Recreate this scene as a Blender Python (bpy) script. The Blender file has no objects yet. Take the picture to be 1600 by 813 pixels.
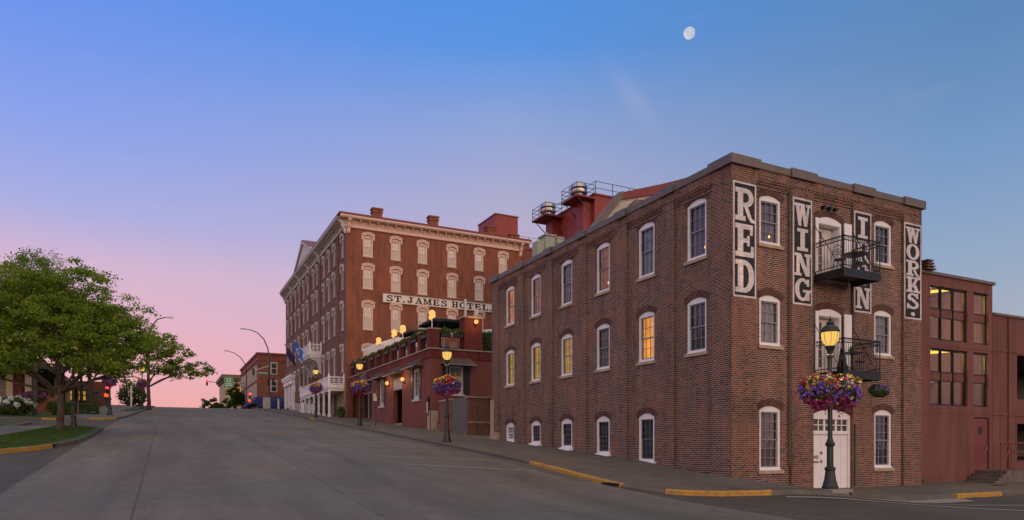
import bpy, math, random
import numpy as np
from mathutils import Vector, Matrix
random.seed(7)
PI = math.pi
# ------------------------------------------------------------------ scene, camera, world, sun
sc = bpy.context.scene
COL = sc.collection
def lin(c):
    out = []
    for v in c[:3]:
        v = v / 255.0
        out.append(v / 12.92 if v <= .04045 else ((v + .055) / 1.055) ** 2.4)
    return tuple(out) + (1.0,)
# world axes: +y = up the street, +x = across it towards the brick buildings (x = t, y = s)
YAW = math.atan2(.4476, .8942)
cam_d = bpy.data.cameras.new('camera'); cam = bpy.data.objects.new('camera', cam_d); COL.objects.link(cam)
cam.location = (0, 0, 1.6); cam.rotation_euler = (PI / 2, 0, -YAW)
cam_d.sensor_width = 36; cam_d.lens = 1079 / 1600 * 36; cam_d.shift_y = (697 - 406.5) / 1600
cam_d.clip_start = .1; cam_d.clip_end = 6000
sc.camera = cam
RIGHT = Vector((math.cos(YAW), -math.sin(YAW), 0)); FWD = Vector((math.sin(YAW), math.cos(YAW), 0))
sc.view_settings.view_transform = 'Standard'; sc.view_settings.look = 'None'
sc.view_settings.gamma = 1; sc.view_settings.exposure = 0.0
sc.view_settings.use_curve_mapping = False
SUN_EL, SUN_DIR = math.radians(7), (FWD * -1 + RIGHT * .62).normalized()      # where the sun glow is (behind the viewer, right)
w = bpy.data.worlds.new('World'); sc.world = w; w.use_nodes = True
nt = w.node_tree; nt.nodes.clear()
def N(t, kind, **kw):
    n = t.nodes.new(kind)
    for k, v in kw.items():
        if k.startswith('i_'): n.inputs[k[2:].replace('_', ' ')].default_value = v
        else: setattr(n, k, v)
    return n
def ramp(t, stops, fac, interp='LINEAR'):
    r = t.nodes.new('ShaderNodeValToRGB'); r.color_ramp.interpolation = interp
    e = r.color_ramp.elements
    while len(e) < len(stops): e.new(.5)
    for k, (p, c) in enumerate(stops):
        e[k].position = p
    for k, (p, c) in enumerate(stops):
        e[k].position = p; e[k].color = c if len(c) == 4 else tuple(c) + (1,)
    t.links.new(fac, r.inputs[0]); return r.outputs[0]
def mth(t, op, a, b=None, c=None, clamp=False):
    n = t.nodes.new('ShaderNodeMath'); n.operation = op; n.use_clamp = clamp
    for k, v in enumerate((a, b, c)):
        if v is None: continue
        if isinstance(v, (int, float)): n.inputs[k].default_value = v
        else: t.links.new(v, n.inputs[k])
    return n.outputs[0]
def mixc(t, f, a, b, blend='MIX'):
    n = t.nodes.new('ShaderNodeMix'); n.data_type = 'RGBA'; n.blend_type = blend
    for k, v in ((0, f), (6, a), (7, b)):
        if isinstance(v, (int, float, tuple)): n.inputs[k].default_value = v
        else: t.links.new(v, n.inputs[k])
    return n.outputs[2]
tc = nt.nodes.new('ShaderNodeTexCoord')
def dot(vec):
    n = nt.nodes.new('ShaderNodeVectorMath'); n.operation = 'DOT_PRODUCT'
    nt.links.new(tc.outputs['Generated'], n.inputs[0]); n.inputs[1].default_value = vec; return n.outputs['Value']
sz, sr, sf = dot((0, 0, 1)), dot(RIGHT), dot(FWD)
left = ramp(nt, [(0, lin((245, 166, 158))), (.05, lin((242, 171, 168))), (.10, lin((237, 176, 187))), (.15, lin((230, 179, 198))), (.22, lin((214, 182, 210))),
                 (.28, lin((172, 175, 227))), (.37, lin((140, 163, 237))), (.46, lin((112, 150, 238))), (.60, lin((84, 138, 230))), (.78, (.62, .56, .55, 1)), (1, (.80, .70, .62, 1))], sz)
midc = ramp(nt, [(0, lin((238, 168, 172))), (.12, lin((225, 175, 190))), (.22, lin((204, 180, 202))), (.34, lin((174, 172, 206))),
                 (.43, lin((140, 164, 216))), (.50, lin((92, 150, 228))), (.60, lin((74, 142, 226))), (.78, (.62, .56, .54, 1)), (1, (.80, .69, .60, 1))], sz)
rightc = ramp(nt, [(0, lin((205, 178, 182))), (.12, lin((176, 178, 190))), (.22, lin((150, 170, 198))), (.33, lin((122, 156, 200))),
                  (.45, lin((96, 138, 188))), (.60, lin((84, 128, 178))), (.78, (.62, .56, .54, 1)), (1, (.80, .69, .60, 1))], sz)
fl = mth(nt, 'MULTIPLY_ADD', sr, 1 / .52, .52 / .52, clamp=True)             # -.52 .. 0
fr = mth(nt, 'MULTIPLY_ADD', sr, 1 / .5, 0.0, clamp=True)                    # 0 .. .5
front = mixc(nt, fr, mixc(nt, fl, left, midc), rightc)
glow = ramp(nt, [(0, (1.35, .88, .70, 1)), (.12, (1.5, 1.0, .82, 1)), (.35, (1.15, .90, .86, 1)), (.65, (1.0, .88, .84, 1)), (1, (.80, .70, .66, 1))], sz)
back = mth(nt, 'MULTIPLY_ADD', sf, -1 / .8, .0, clamp=True)
tot = mixc(nt, back, front, glow)
# thin cloud wisp to the left of the moon, drifting texture in the direction of the sky itself
mp = nt.nodes.new('ShaderNodeMapping'); mp.inputs['Scale'].default_value = (3.0, 3.0, 16.0); nt.links.new(tc.outputs['Generated'], mp.inputs[0])
nz = N(nt, 'ShaderNodeTexNoise', i_Scale=2.2, i_Detail=7.0, i_Roughness=.62, i_Distortion=.5); nt.links.new(mp.outputs[0], nz.inputs['Vector'])
wd_ = (FWD + RIGHT * .176 + Vector((0, 0, .505))).normalized(); a1 = (RIGHT * .60 + Vector((0, 0, -.80))); a1 = (a1 - wd_ * a1.dot(wd_)).normalized(); a2 = wd_.cross(a1)
ca = mth(nt, 'POWER', mth(nt, 'MULTIPLY', dot(tuple(a1)), 1 / .042), 2.0); cb_ = mth(nt, 'POWER', mth(nt, 'MULTIPLY', dot(tuple(a2)), 1 / .012), 2.0)
ga = mth(nt, 'POWER', 2.718, mth(nt, 'MULTIPLY', mth(nt, 'ADD', ca, cb_), -1.0)); ga = mth(nt, 'MULTIPLY', ga, mth(nt, 'GREATER_THAN', dot(tuple(wd_)), .5))
wis = mth(nt, 'ADD', mth(nt, 'MULTIPLY', mth(nt, 'MULTIPLY', ga, nz.outputs['Fac']), .22), ramp(nt, [(.60, (0, 0, 0, 1)), (.86, (.10, .10, .10, 1))], nz.outputs['Fac']), clamp=True)
tot = mixc(nt, wis, tot, lin((214, 204, 220)))
sky = N(nt, 'ShaderNodeTexSky'); sky.sky_type = 'NISHITA'; sky.sun_disc = False
sky.sun_elevation = SUN_EL; sky.sun_rotation = math.atan2(SUN_DIR.x, SUN_DIR.y)
bg1 = nt.nodes.new('ShaderNodeBackground'); bg1.inputs[1].default_value = .97; nt.links.new(tot, bg1.inputs[0])
bg2 = nt.nodes.new('ShaderNodeBackground'); bg2.inputs[1].default_value = .004; nt.links.new(sky.outputs[0], bg2.inputs[0])
ad = nt.nodes.new('ShaderNodeAddShader'); nt.links.new(bg1.outputs[0], ad.inputs[0]); nt.links.new(bg2.outputs[0], ad.inputs[1])
wo = nt.nodes.new('ShaderNodeOutputWorld'); nt.links.new(ad.outputs[0], wo.inputs[0])
sd = bpy.data.lights.new('sun', 'SUN'); sd.energy = .6; sd.angle = math.radians(16); sd.color = (1, .62, .42)
sun = bpy.data.objects.new('sun', sd); COL.objects.link(sun); sun.location = (20, -40, 30)
sun.rotation_euler = Vector((SUN_DIR.x * math.cos(SUN_EL), SUN_DIR.y * math.cos(SUN_EL), math.sin(SUN_EL))).to_track_quat('Z', 'Y').to_euler()

# ------------------------------------------------------------------ helpers
def tag(o, label=None, cat=None, group=None, kind=None):
    if label: o['label'] = label
    if cat: o['category'] = cat
    if group: o['group'] = group
    if kind: o['kind'] = kind
    return o
def empty(name, loc, label, cat, group=None, rz=0):
    o = bpy.data.objects.new(name, None); COL.objects.link(o); o.location = loc; o.rotation_euler = (0, 0, rz)
    o.empty_display_size = .3
    return tag(o, label, cat, group)
def link(name, me, parent=None, loc=(0, 0, 0), rz=0, world=False):
    o = bpy.data.objects.new(name, me); COL.objects.link(o)
    if parent: o.parent = parent
    if world and parent: loc = tuple(-Vector(parent.location))
    o.location = loc; o.rotation_euler = (0, 0, rz)
    return o
def copy_tree(o, parent=None):
    c = o.copy(); COL.objects.link(c)
    if parent: c.parent = parent
    for ch in [x for x in o.children]: copy_tree(ch, c)
    return c
class MB:
    def __init__(s): s.v = []; s.f = []
    def add(s, vs, fs):
        b = len(s.v); s.v += [tuple(p) for p in vs]; s.f += [tuple(b + i for i in f) for f in fs]; return s
    def poly(s, pts): return s.add(pts, [tuple(range(len(pts)))])
    def box(s, x0, x1, y0, y1, z0, z1):
        if x0 > x1: x0, x1 = x1, x0
        if y0 > y1: y0, y1 = y1, y0
        if z0 > z1: z0, z1 = z1, z0
        return s.add([(x0, y0, z0), (x1, y0, z0), (x1, y1, z0), (x0, y1, z0), (x0, y0, z1), (x1, y0, z1), (x1, y1, z1), (x0, y1, z1)],
              [(0, 3, 2, 1), (4, 5, 6, 7), (0, 1, 5, 4), (1, 2, 6, 5), (2, 3, 7, 6), (3, 0, 4, 7)])
    def cyl(s, p0, p1, r0, r1=None, n=8):
        r1 = r0 if r1 is None else r1
        p0, p1 = Vector(p0), Vector(p1); d = (p1 - p0)
        if d.length < 1e-6: return s
        q = d.to_track_quat('Z', 'Y'); vs = []
        for p, r in ((p0, r0), (p1, r1)):
            for i in range(n):
                a = 2 * PI * i / n; vs.append(p + q @ Vector((r * math.cos(a), r * math.sin(a), 0)))
        return s.add(vs, [(i, (i + 1) % n, n + (i + 1) % n, n + i) for i in range(n)] + [tuple(range(n))[::-1], tuple(range(n, 2 * n))])
    def tube(s, pts, r, n=6):
        P = []; rr_ = list(r) if isinstance(r, (list, tuple)) else [r] * len(pts); Rr = []
        for k, p in enumerate(pts):
            if P and (Vector(p) - P[-1]).length < 1e-5: continue
            P.append(Vector(p)); Rr.append(rr_[k])
        if len(P) < 2: return s
        closed = (P[0] - P[-1]).length < 1e-4 and len(P) > 3
        up = None; vs = []
        for k, p in enumerate(P):
            if closed and k in (0, len(P) - 1): d = ((P[1] - P[0]).normalized() + (P[-1] - P[-2]).normalized())
            elif k == 0: d = P[1] - P[0]
            elif k == len(P) - 1: d = P[-1] - P[-2]
            else: d = (P[k + 1] - p).normalized() + (p - P[k - 1]).normalized()
            if d.length < 1e-6: d = P[k] - P[k - 1]
            d.normalize()
            if up is None: up = d.orthogonal().normalized()
            up = up - d * up.dot(d)
            up = up.normalized() if up.length > 1e-4 else d.orthogonal().normalized()
            q = d.cross(up)
            for i in range(n):
                a = 2 * PI * i / n; vs.append(p + up * (Rr[k] * math.cos(a)) + q * (Rr[k] * math.sin(a)))
        m_ = len(P)
        fs = [(k * n + i, k * n + (i + 1) % n, (k + 1) * n + (i + 1) % n, (k + 1) * n + i) for k in range(m_ - 1) for i in range(n)]
        if not closed: fs += [tuple(range(n))[::-1], tuple(range((m_ - 1) * n, m_ * n))]
        return s.add(vs, fs)
    def lathe(s, prof, n=14, c=(0, 0, 0), flute=0):
        vs = []
        for r, z in prof:
            for i in range(n):
                a = 2 * PI * i / n; rr = r * (1 - (flute if i % 2 else 0)); vs.append((c[0] + rr * math.cos(a), c[1] + rr * math.sin(a), c[2] + z))
        fs = []
        for k in range(len(prof) - 1):
            for i in range(n):
                j = (i + 1) % n; fs.append((k * n + i, k * n + j, (k + 1) * n + j, (k + 1) * n + i))
        fs.append(tuple(range(n))[::-1]); fs.append(tuple(range((len(prof) - 1) * n, len(prof) * n)))
        return s.add(vs, fs)
    def ball(s, c, r, n=12, m=8, sq=1):
        prof = [(max(.001, r * math.sin(PI * k / m)), -r * sq * math.cos(PI * k / m)) for k in range(m + 1)]
        return s.lathe(prof, n, c)
    def prism(s, pts, fn, d0, d1):          # pts in a plane (a, b); fn(a, b, d) -> xyz ; d0 is the outer face
        n = len(pts)
        vs = [fn(a, b, d0) for a, b in pts] + [fn(a, b, d1) for a, b in pts]
        return s.add(vs, [tuple(range(n)), tuple(range(n, 2 * n))[::-1]] + [(i, n + i, n + (i + 1) % n, (i + 1) % n) for i in range(n)])
    def mesh(s, name, mat=None, smooth=False):
        me = bpy.data.meshes.new(name); me.from_pydata(s.v, [], s.f); me.update()
        if smooth:
            me.polygons.foreach_set('use_smooth', [True] * len(me.polygons))
        if mat: me.materials.append(mat)
        return me
    def build(s, name, mat, parent=None, loc=(0, 0, 0), rz=0, world=False, smooth=False):
        return link(name, s.mesh(name, mat, smooth), parent, loc, rz, world)
FX = lambda a, b, d: (a, d, b)              # plane facing -y: a = x, b = z, d = y
SX = lambda a, b, d: (d, a, b)              # plane facing -x: a = y, b = z, d = x

# ------------------------------------------------------------------ materials
MATS = {}
def newmat(name):
    m = bpy.data.materials.new(name); m.use_nodes = True; t = m.node_tree; t.nodes.clear()
    o = t.nodes.new('ShaderNodeOutputMaterial'); p = t.nodes.new('ShaderNodeBsdfPrincipled'); t.links.new(p.outputs[0], o.inputs[0])
    return m, t, p, o
def bump(t, p, h, strength=.3, dist=.02):
    b = t.nodes.new('ShaderNodeBump'); b.inputs['Strength'].default_value = strength; b.inputs['Distance'].default_value = dist
    t.links.new(h, b.inputs['Height']); t.links.new(b.outputs[0], p.inputs['Normal'])
def pos(t):
    g = t.nodes.new('ShaderNodeNewGeometry'); return g
def noise(t, vec, scale, detail=4, rough=.6, dim=None):
    n = N(t, 'ShaderNodeTexNoise', i_Scale=scale, i_Detail=float(detail), i_Roughness=rough)
    if vec is not None: t.links.new(vec, n.inputs['Vector'])
    return n.outputs['Fac']
def paint(name, c, rough=.55, var=.25, scale=1.5, metal=0, fine=.12, bmp=.15, streak=False, coat=0):
    m, t, p, o = newmat(name); g = pos(t); P = g.outputs['Position']
    if streak:
        mp = t.nodes.new('ShaderNodeMapping'); mp.inputs['Scale'].default_value = (2.5, 2.5, .35); t.links.new(P, mp.inputs[0]); Q = mp.outputs[0]
    else: Q = P
    a = noise(t, Q, scale, 5); b = noise(t, P, 22, 3)
    lo = tuple(v * (1 - var) for v in c) + (1,); hi = tuple(min(1, v * (1 + var)) for v in c) + (1,)
    c1 = ramp(t, [(.3, lo), (.7, hi)], a)
    c2 = mixc(t, fine, c1, ramp(t, [(.3, (.25, .22, .2, 1)), (.7, (1, 1, 1, 1))], b), 'MULTIPLY')
    t.links.new(c2, p.inputs['Base Color']); p.inputs['Roughness'].default_value = rough; p.inputs['Metallic'].default_value = metal
    p.inputs['Coat Weight'].default_value = coat
    if bmp: bump(t, p, b, bmp, .01)
    return m
def emis(name, c, s, var=.0, fold=0, scale=3):
    m, t, p, o = newmat(name); g = pos(t)
    e = t.nodes.new('ShaderNodeEmission'); e.inputs[1].default_value = s; col = None
    if fold:
        x = t.nodes.new('ShaderNodeSeparateXYZ'); t.links.new(g.outputs['Position'], x.inputs[0])
        u = mth(t, 'ADD', x.outputs[0], x.outputs[1])
        sn = mth(t, 'SINE', mth(t, 'MULTIPLY_ADD', noise(t, g.outputs['Position'], 2, 2), 9.0, mth(t, 'MULTIPLY', u, fold)))
        nn = noise(t, g.outputs['Position'], scale, 3)
        f = mth(t, 'MULTIPLY_ADD', sn, .22, mth(t, 'MULTIPLY', nn, 1.1), clamp=True)
        col = mixc(t, f, tuple(v * .35 for v in c[:3]) + (1,), tuple(c[:3]) + (1,))
    else:
        nn = noise(t, g.outputs['Position'], scale, 3); col = mixc(t, nn, tuple(v * (1 - var) for v in c[:3]) + (1,), tuple(c[:3]) + (1,))
    t.links.new(col, e.inputs[0]); t.links.new(e.outputs[0], o.inputs[0]); return m
def brick(name, c1, c2, mortar, bw=.215, bh=.068, ms=.011, patch=None, patch2=None, bstr=.5, vary=.9):
    m, t, p, o = newmat(name); g = pos(t)
    x = t.nodes.new('ShaderNodeSeparateXYZ'); t.links.new(g.outputs['Position'], x.inputs[0])
    nn = t.nodes.new('ShaderNodeSeparateXYZ'); t.links.new(g.outputs['True Normal'], nn.inputs[0])
    side = mth(t, 'GREATER_THAN', mth(t, 'ABSOLUTE', nn.outputs[0]), .5)
    a = mth(t, 'ADD', mth(t, 'MULTIPLY', x.outputs[1], side), mth(t, 'MULTIPLY', x.outputs[0], mth(t, 'SUBTRACT', 1.0, side)))
    wob = noise(t, g.outputs['Position'], 1.2, 2)
    a = mth(t, 'MULTIPLY_ADD', wob, .05, a); zz = mth(t, 'MULTIPLY_ADD', noise(t, g.outputs['Position'], .9, 2), .05, x.outputs[2])
    cb = t.nodes.new('ShaderNodeCombineXYZ'); t.links.new(a, cb.inputs[0]); t.links.new(zz, cb.inputs[1])
    b = t.nodes.new('ShaderNodeTexBrick'); t.links.new(cb.outputs[0], b.inputs['Vector'])
    b.inputs['Scale'].default_value = 1; b.inputs['Brick Width'].default_value = bw; b.inputs['Row Height'].default_value = bh
    b.inputs['Mortar Size'].default_value = ms; b.inputs['Mortar Smooth'].default_value = .25
    b.inputs['Color1'].default_value = (0, 0, 0, 1); b.inputs['Color2'].default_value = (1, 1, 1, 1); b.inputs['Mortar'].default_value = (.5, .5, .5, 1)
    b.inputs['Bias'].default_value = -.1
    big = noise(t, g.outputs['Position'], .55, 6, .7); fine = noise(t, g.outputs['Position'], 9, 4)
    r = mth(t, 'MULTIPLY_ADD', b.outputs['Color'], vary, mth(t, 'MULTIPLY_ADD', fine, .5, -.3 + (1 - vary) * .5), clamp=True)
    mc = tuple(.5 * (u + v) for u, v in zip(c1, c2))
    bc = ramp(t, [(0, c1), (.45, mc), (1, c2)], r)
    if patch: bc = mixc(t, ramp(t, [(.50, (0, 0, 0, 1)), (.64, (.75, .75, .75, 1))], big), bc, patch + (1,) if len(patch) == 3 else patch)
    if patch2:
        big2 = noise(t, g.outputs['Position'], .8, 6, .75)
        bc = mixc(t, ramp(t, [(.36, (.7, .7, .7, 1)), (.5, (0, 0, 0, 1))], big2), bc, patch2 + (1,))
    mo = mixc(t, fine, tuple(v * .6 for v in mortar) + (1,), tuple(min(1, v * 1.3) for v in mortar) + (1,))
    col = mixc(t, b.outputs['Fac'], bc, mo)
    st = t.nodes.new('ShaderNodeMapping'); st.inputs['Scale'].default_value = (1.6, 1.6, .28); t.links.new(g.outputs['Position'], st.inputs[0])
    sn_ = noise(t, st.outputs[0], 1.5, 6, .7)
    col = mixc(t, .9, col, ramp(t, [(.30, (.50, .49, .52, 1)), (.46, (.96, .95, .95, 1)), (.56, (1.02, 1, 1, 1)), (.70, (1.42, 1.30, 1.22, 1))], sn_), 'MULTIPLY')
    t.links.new(col, p.inputs['Base Color']); p.inputs['Roughness'].default_value = .85
    p.inputs['Specular IOR Level'].default_value = .25
    h = mth(t, 'MULTIPLY_ADD', b.outputs['Fac'], -1.0, mth(t, 'MULTIPLY', fine, .6))
    bump(t, p, h, bstr, .02)
    return m
def glass(name, tint=(.9, .95, 1), refl=1.33, base=.04):
    m, t, p, o = newmat(name)
    tr = t.nodes.new('ShaderNodeBsdfTransparent'); tr.inputs[0].default_value = tint + (1,)
    gl = t.nodes.new('ShaderNodeBsdfGlossy'); gl.inputs['Roughness'].default_value = .03; gl.inputs[0].default_value = (.9, .92, 1, 1)
    lw = t.nodes.new('ShaderNodeFresnel'); lw.inputs[0].default_value = refl
    g = pos(t); bm = t.nodes.new('ShaderNodeBump'); bm.inputs['Strength'].default_value = .12; bm.inputs['Distance'].default_value = .02
    t.links.new(noise(t, g.outputs['Position'], 2.5, 2), bm.inputs['Height']); t.links.new(bm.outputs[0], gl.inputs['Normal'])
    f = mth(t, 'ADD', lw.outputs[0], base, clamp=True)
    mx = t.nodes.new('ShaderNodeMixShader'); t.links.new(f, mx.inputs[0]); t.links.new(tr.outputs[0], mx.inputs[1]); t.links.new(gl.outputs[0], mx.inputs[2])
    t.links.new(mx.outputs[0], o.inputs[0]); return m
def leafmat(name, dark, light, trans=.35, rough=.6):
    m, t, p, o = newmat(name); g = pos(t)
    f = mth(t, 'MULTIPLY_ADD', g.outputs['Random Per Island'], .45, ramp(t, [(.38, (0, 0, 0, 1)), (.62, (.5, .5, .5, 1))], noise(t, g.outputs['Position'], 1.1, 4, .65)), clamp=True)
    c = mixc(t, f, dark + (1,), light + (1,))
    t.links.new(c, p.inputs['Base Color']); p.inputs['Roughness'].default_value = rough; p.inputs['Specular IOR Level'].default_value = .3
    tl = t.nodes.new('ShaderNodeBsdfTranslucent'); t.links.new(mixc(t, .5, c, (.25, .4, .04, 1), 'MIX'), tl.inputs[0])
    mx = t.nodes.new('ShaderNodeMixShader'); mx.inputs[0].default_value = trans
    t.links.new(p.outputs[0], mx.inputs[1]); t.links.new(tl.outputs[0], mx.inputs[2]); t.links.new(mx.outputs[0], o.inputs[0]); return m
def road_mat(name, c, joints, step, off, var=.22, lc=(.045, .04, .038)):
    m, t, p, o = newmat(name); g = pos(t); P = g.outputs['Position']
    x = t.nodes.new('ShaderNodeSeparateXYZ'); t.links.new(P, x.inputs[0])
    mp = t.nodes.new('ShaderNodeMapping'); mp.inputs['Scale'].default_value = (1.0, .22, 1); t.links.new(P, mp.inputs[0])
    a = noise(t, mp.outputs[0], .5, 6, .65); b = noise(t, P, 30, 4, .7); d = noise(t, P, 1.7, 6, .7)
    c1 = ramp(t, [(.3, tuple(v * (1 - var) for v in c) + (1,)), (.72, tuple(v * (1 + var) for v in c) + (1,))], a)
    m3 = t.nodes.new('ShaderNodeMapping'); m3.inputs['Scale'].default_value = (.9, .03, 1); t.links.new(P, m3.inputs[0]); c1 = mixc(t, .8, c1, ramp(t, [(.35, (.86, .85, .84, 1)), (.65, (1.12, 1.12, 1.13, 1))], noise(t, m3.outputs[0], 1.1, 3)), 'MULTIPLY')
    sp_ = noise(t, P, .9, 5, .75); c1 = mixc(t, 1.0, c1, ramp(t, [(.25, (.62, .60, .58, 1)), (.38, (1, 1, 1, 1))], sp_), 'MULTIPLY')
    pt = noise(t, P, .13, 3, .5); c1 = mixc(t, 1.0, c1, ramp(t, [(.36, (.86, .93, .92, 1)), (.5, (1, 1, 1, 1)), (.64, (1.14, 1.02, .88, 1))], pt), 'MULTIPLY')
    c1 = mixc(t, .35, c1, ramp(t, [(.35, (.6, .57, .54, 1)), (.6, (1, 1, 1, 1)), (.75, (1.25, 1.25, 1.28, 1))], d), 'MULTIPLY')
    c1 = mixc(t, .3, c1, ramp(t, [(.3, (.5, .5, .5, 1)), (.7, (1.2, 1.2, 1.2, 1))], b), 'MULTIPLY')
    wob = mth(t, 'MULTIPLY_ADD', noise(t, P, 1.3, 4), .10, -.05)
    L = None
    for j in joints:
        k = mth(t, 'LESS_THAN', mth(t, 'ABSOLUTE', mth(t, 'ADD', mth(t, 'SUBTRACT', x.outputs[0], j), wob)), .022)
        L = k if L is None else mth(t, 'MAXIMUM', L, k)
    if step:
        fr_ = mth(t, 'PINGPONG', mth(t, 'ADD', mth(t, 'ADD', x.outputs[1], wob), off), step / 2)
        k = mth(t, 'LESS_THAN', fr_, .028)
        k = mth(t, 'MULTIPLY', k, ramp(t, [(.45, (0, 0, 0, 1)), (.5, (1, 1, 1, 1))], noise(t, P, .35, 2)))
        L = k if L is None else mth(t, 'MAXIMUM', L, k)
    # worn cracks
    v = t.nodes.new('ShaderNodeTexVoronoi'); v.feature = 'DISTANCE_TO_EDGE'; v.inputs['Scale'].default_value = .16
    wv = t.nodes.new('ShaderNodeVectorMath'); wv.operation = 'ADD'
    nzz = N(t, 'ShaderNodeTexNoise', i_Scale=.8, i_Detail=5.0); t.links.new(P, nzz.inputs['Vector'])
    t.links.new(P, wv.inputs[0]); t.links.new(nzz.outputs['Color'], wv.inputs[1]); t.links.new(wv.outputs[0], v.inputs['Vector'])
    cr = mth(t, 'MULTIPLY', mth(t, 'LESS_THAN', v.outputs['Distance'], .0016), mth(t, 'GREATER_THAN', a, .5))
    L = cr if L is None else mth(t, 'MAXIMUM', L, cr)
    c2 = mixc(t, mth(t, 'MULTIPLY', L, .55), c1, lc + (1,))
    t.links.new(c2, p.inputs['Base Color']); p.inputs['Roughness'].default_value = .8; p.inputs['Specular IOR Level'].default_value = .3
    bump(t, p, mth(t, 'SUBTRACT', mth(t, 'ADD', b, mth(t, 'MULTIPLY', d, .5)), L), .25, .012)
    return m
def worn(name, c, under, cut=.45):          # worn road paint
    m, t, p, o = newmat(name); g = pos(t); P = g.outputs['Position']
    n1 = noise(t, P, 5, 6, .75); f = ramp(t, [(cut - .12, (0, 0, 0, 1)), (cut + .1, (1, 1, 1, 1))], n1)
    t.links.new(mixc(t, f, under + (1,), c + (1,)), p.inputs['Base Color']); bump(t, p, noise(t, P, 14, 4), .5, .015); p.inputs['Roughness'].default_value = .75
    return m

m_brick_iw = brick('old_brick', (.042, .028, .028, 1), (.250, .088, .062, 1), (.36, .28, .235), patch=(.215, .070, .048), patch2=(.042, .030, .033), ms=.012)
m_brick_ivs = brick('old_brick_sooty', (.040, .028, .030, 1), (.225, .082, .058, 1), (.37, .285, .225), patch=(.21, .066, .044), patch2=(.046, .034, .037), ms=.012)
m_brick_iwp = brick('old_brick_pilaster', (.046, .030, .029, 1), (.28, .094, .062, 1), (.30, .23, .19), patch=(.21, .070, .048), patch2=(.060, .040, .038), ms=.012)
m_brick_arch = paint('arch_brick', (.125, .060, .047), .85, .45, 7, bmp=.5, fine=.5)
m_brick_h = brick('hotel_brick', (.20, .060, .036, 1), (.36, .115, .064, 1), (.26, .135, .09), patch=(.22, .066, .040), vary=.6, bstr=.3)
m_brick_hs = brick('hotel_pressed_brick', (.17, .080, .062, 1), (.23, .105, .080, 1), (.19, .11, .09), vary=.6, bstr=.25, bh=.066)
m_brick_low = brick('painted_brick_red', (.15, .035, .030, 1), (.215, .050, .042, 1), (.12, .030, .026), patch=(.17, .042, .036), vary=.7, bstr=.6)
m_brick_enc = brick('enclosure_brick', (.16, .060, .042, 1), (.28, .10, .07, 1), (.20, .15, .12), vary=.8)
m_brick_far = brick('far_brick', (.24, .070, .045, 1), (.33, .105, .068, 1), (.25, .14, .10), patch=(.25, .08, .055), vary=.6)
m_dark_sign = brick('painted_black_brick', (.022, .022, .026, 1), (.055, .053, .058, 1), (.035, .035, .04), patch=(.045, .043, .047), bstr=.6)
m_letter = brick('painted_white_brick', (.62, .60, .62, 1), (.80, .78, .79, 1), (.60, .58, .58), patch2=(.55, .50, .49), bstr=.5, ms=.008)
m_stucco_red = paint('red_stucco', (.215, .062, .046), .8, .14, .8, fine=.25, bmp=.35)
m_stucco_gar = paint('red_concrete', (.170, .063, .051), .8, .28, .7, fine=.22, bmp=.3, streak=True)
m_white = paint('white_paint', (.82, .81, .84), .45, .05, 2, fine=.10)
m_white_old = paint('weathered_white_paint', (.62, .585, .57), .55, .14, 2.5, fine=.25)
m_trim_lit = paint('warm_lit_trim', (.76, .54, .44), .55, .08, 3, fine=.16)  # pale hotel front trim, warm low sunlight put into its colour
m_trim_grey = paint('grey_white_trim', (.60, .57, .54), .55, .12, 3, fine=.2)
m_sash = paint('grey_sash', (.23, .225, .24), .45, .1, 3)
m_sash_dk = paint('dark_sash', (.11, .115, .13), .45, .1, 3)
m_stone = paint('limestone', (.46, .36, .26), .8, .25, 3, fine=.35, bmp=.4)
m_cap = paint('parapet_metal', (.155, .125, .105), .5, .15, .9, streak=True, metal=.2)
m_roof = paint('flat_roof', (.07, .065, .06), .9, .2, 1)
m_maroon = paint('maroon_metal', (.20, .028, .026), .5, .12, 1.2)
m_redmetal = paint('red_metal_siding', (.27, .036, .028), .5, .15, .6, streak=True)
m_black = paint('black_iron', (.013, .013, .015), .38, .3, 4, metal=.3)
m_post = paint('dark_green_iron', (.014, .020, .021), .42, .3, 4)
m_steel = paint('galvanised_steel', (.33, .33, .34), .45, .15, 2, metal=.6)
m_chrome = paint('spun_aluminium', (.50, .46, .43), .30, .06, 3, metal=1, bmp=0)
m_pole = paint('pole_steel', (.09, .085, .085), .5, .15, 2, metal=.4)
m_tan = paint('tan_cap_stone', (.38, .29, .21), .75, .2, 4, fine=.3)
m_bark = paint('bark', (.085, .066, .048), .9, .4, 6, fine=.7, bmp=.8)
m_soil = paint('soil', (.04, .03, .022), .95, .3, 6, fine=.5)
m_glass = glass('window_glass'); m_glass_h = glass('hotel_glass', refl=1.2, base=.02, tint=(1, 1, 1)); m_glass_g = glass('garage_glass', refl=1.25, base=.05, tint=(.85, .88, .80))
m_awn = paint('bronze_metal_awning', (.10, .065, .052), .65, .15, 2)
m_shut = paint('black_shutter', (.018, .02, .02), .5, .2, 4)
m_road = road_mat('concrete_road', (.148, .136, .121), (-.55, 3.7, 7.8), 7.3, 3.3)
m_asph = road_mat('asphalt', (.082, .076, .069), (), 0, 0, lc=(.04, .035, .033))
m_walk = road_mat('sidewalk_concrete', (.140, .122, .098), (14.1,), 2.4, 0, lc=(.06, .05, .045))
m_walk_l = road_mat('sidewalk_concrete_pale', (.19, .175, .155), (-5.4,), 2.4, 0, lc=(.08, .07, .065))
m_apron = paint('ramp_concrete', (.30, .27, .24), .8, .15, 2, fine=.3)
m_kerb = paint('kerb_concrete', (.125, .105, .085), .8, .25, 2, fine=.4, bmp=.4)
m_yellow = worn('yellow_kerb_paint', (.46, .24, .03), (.20, .14, .07), .44)
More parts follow.
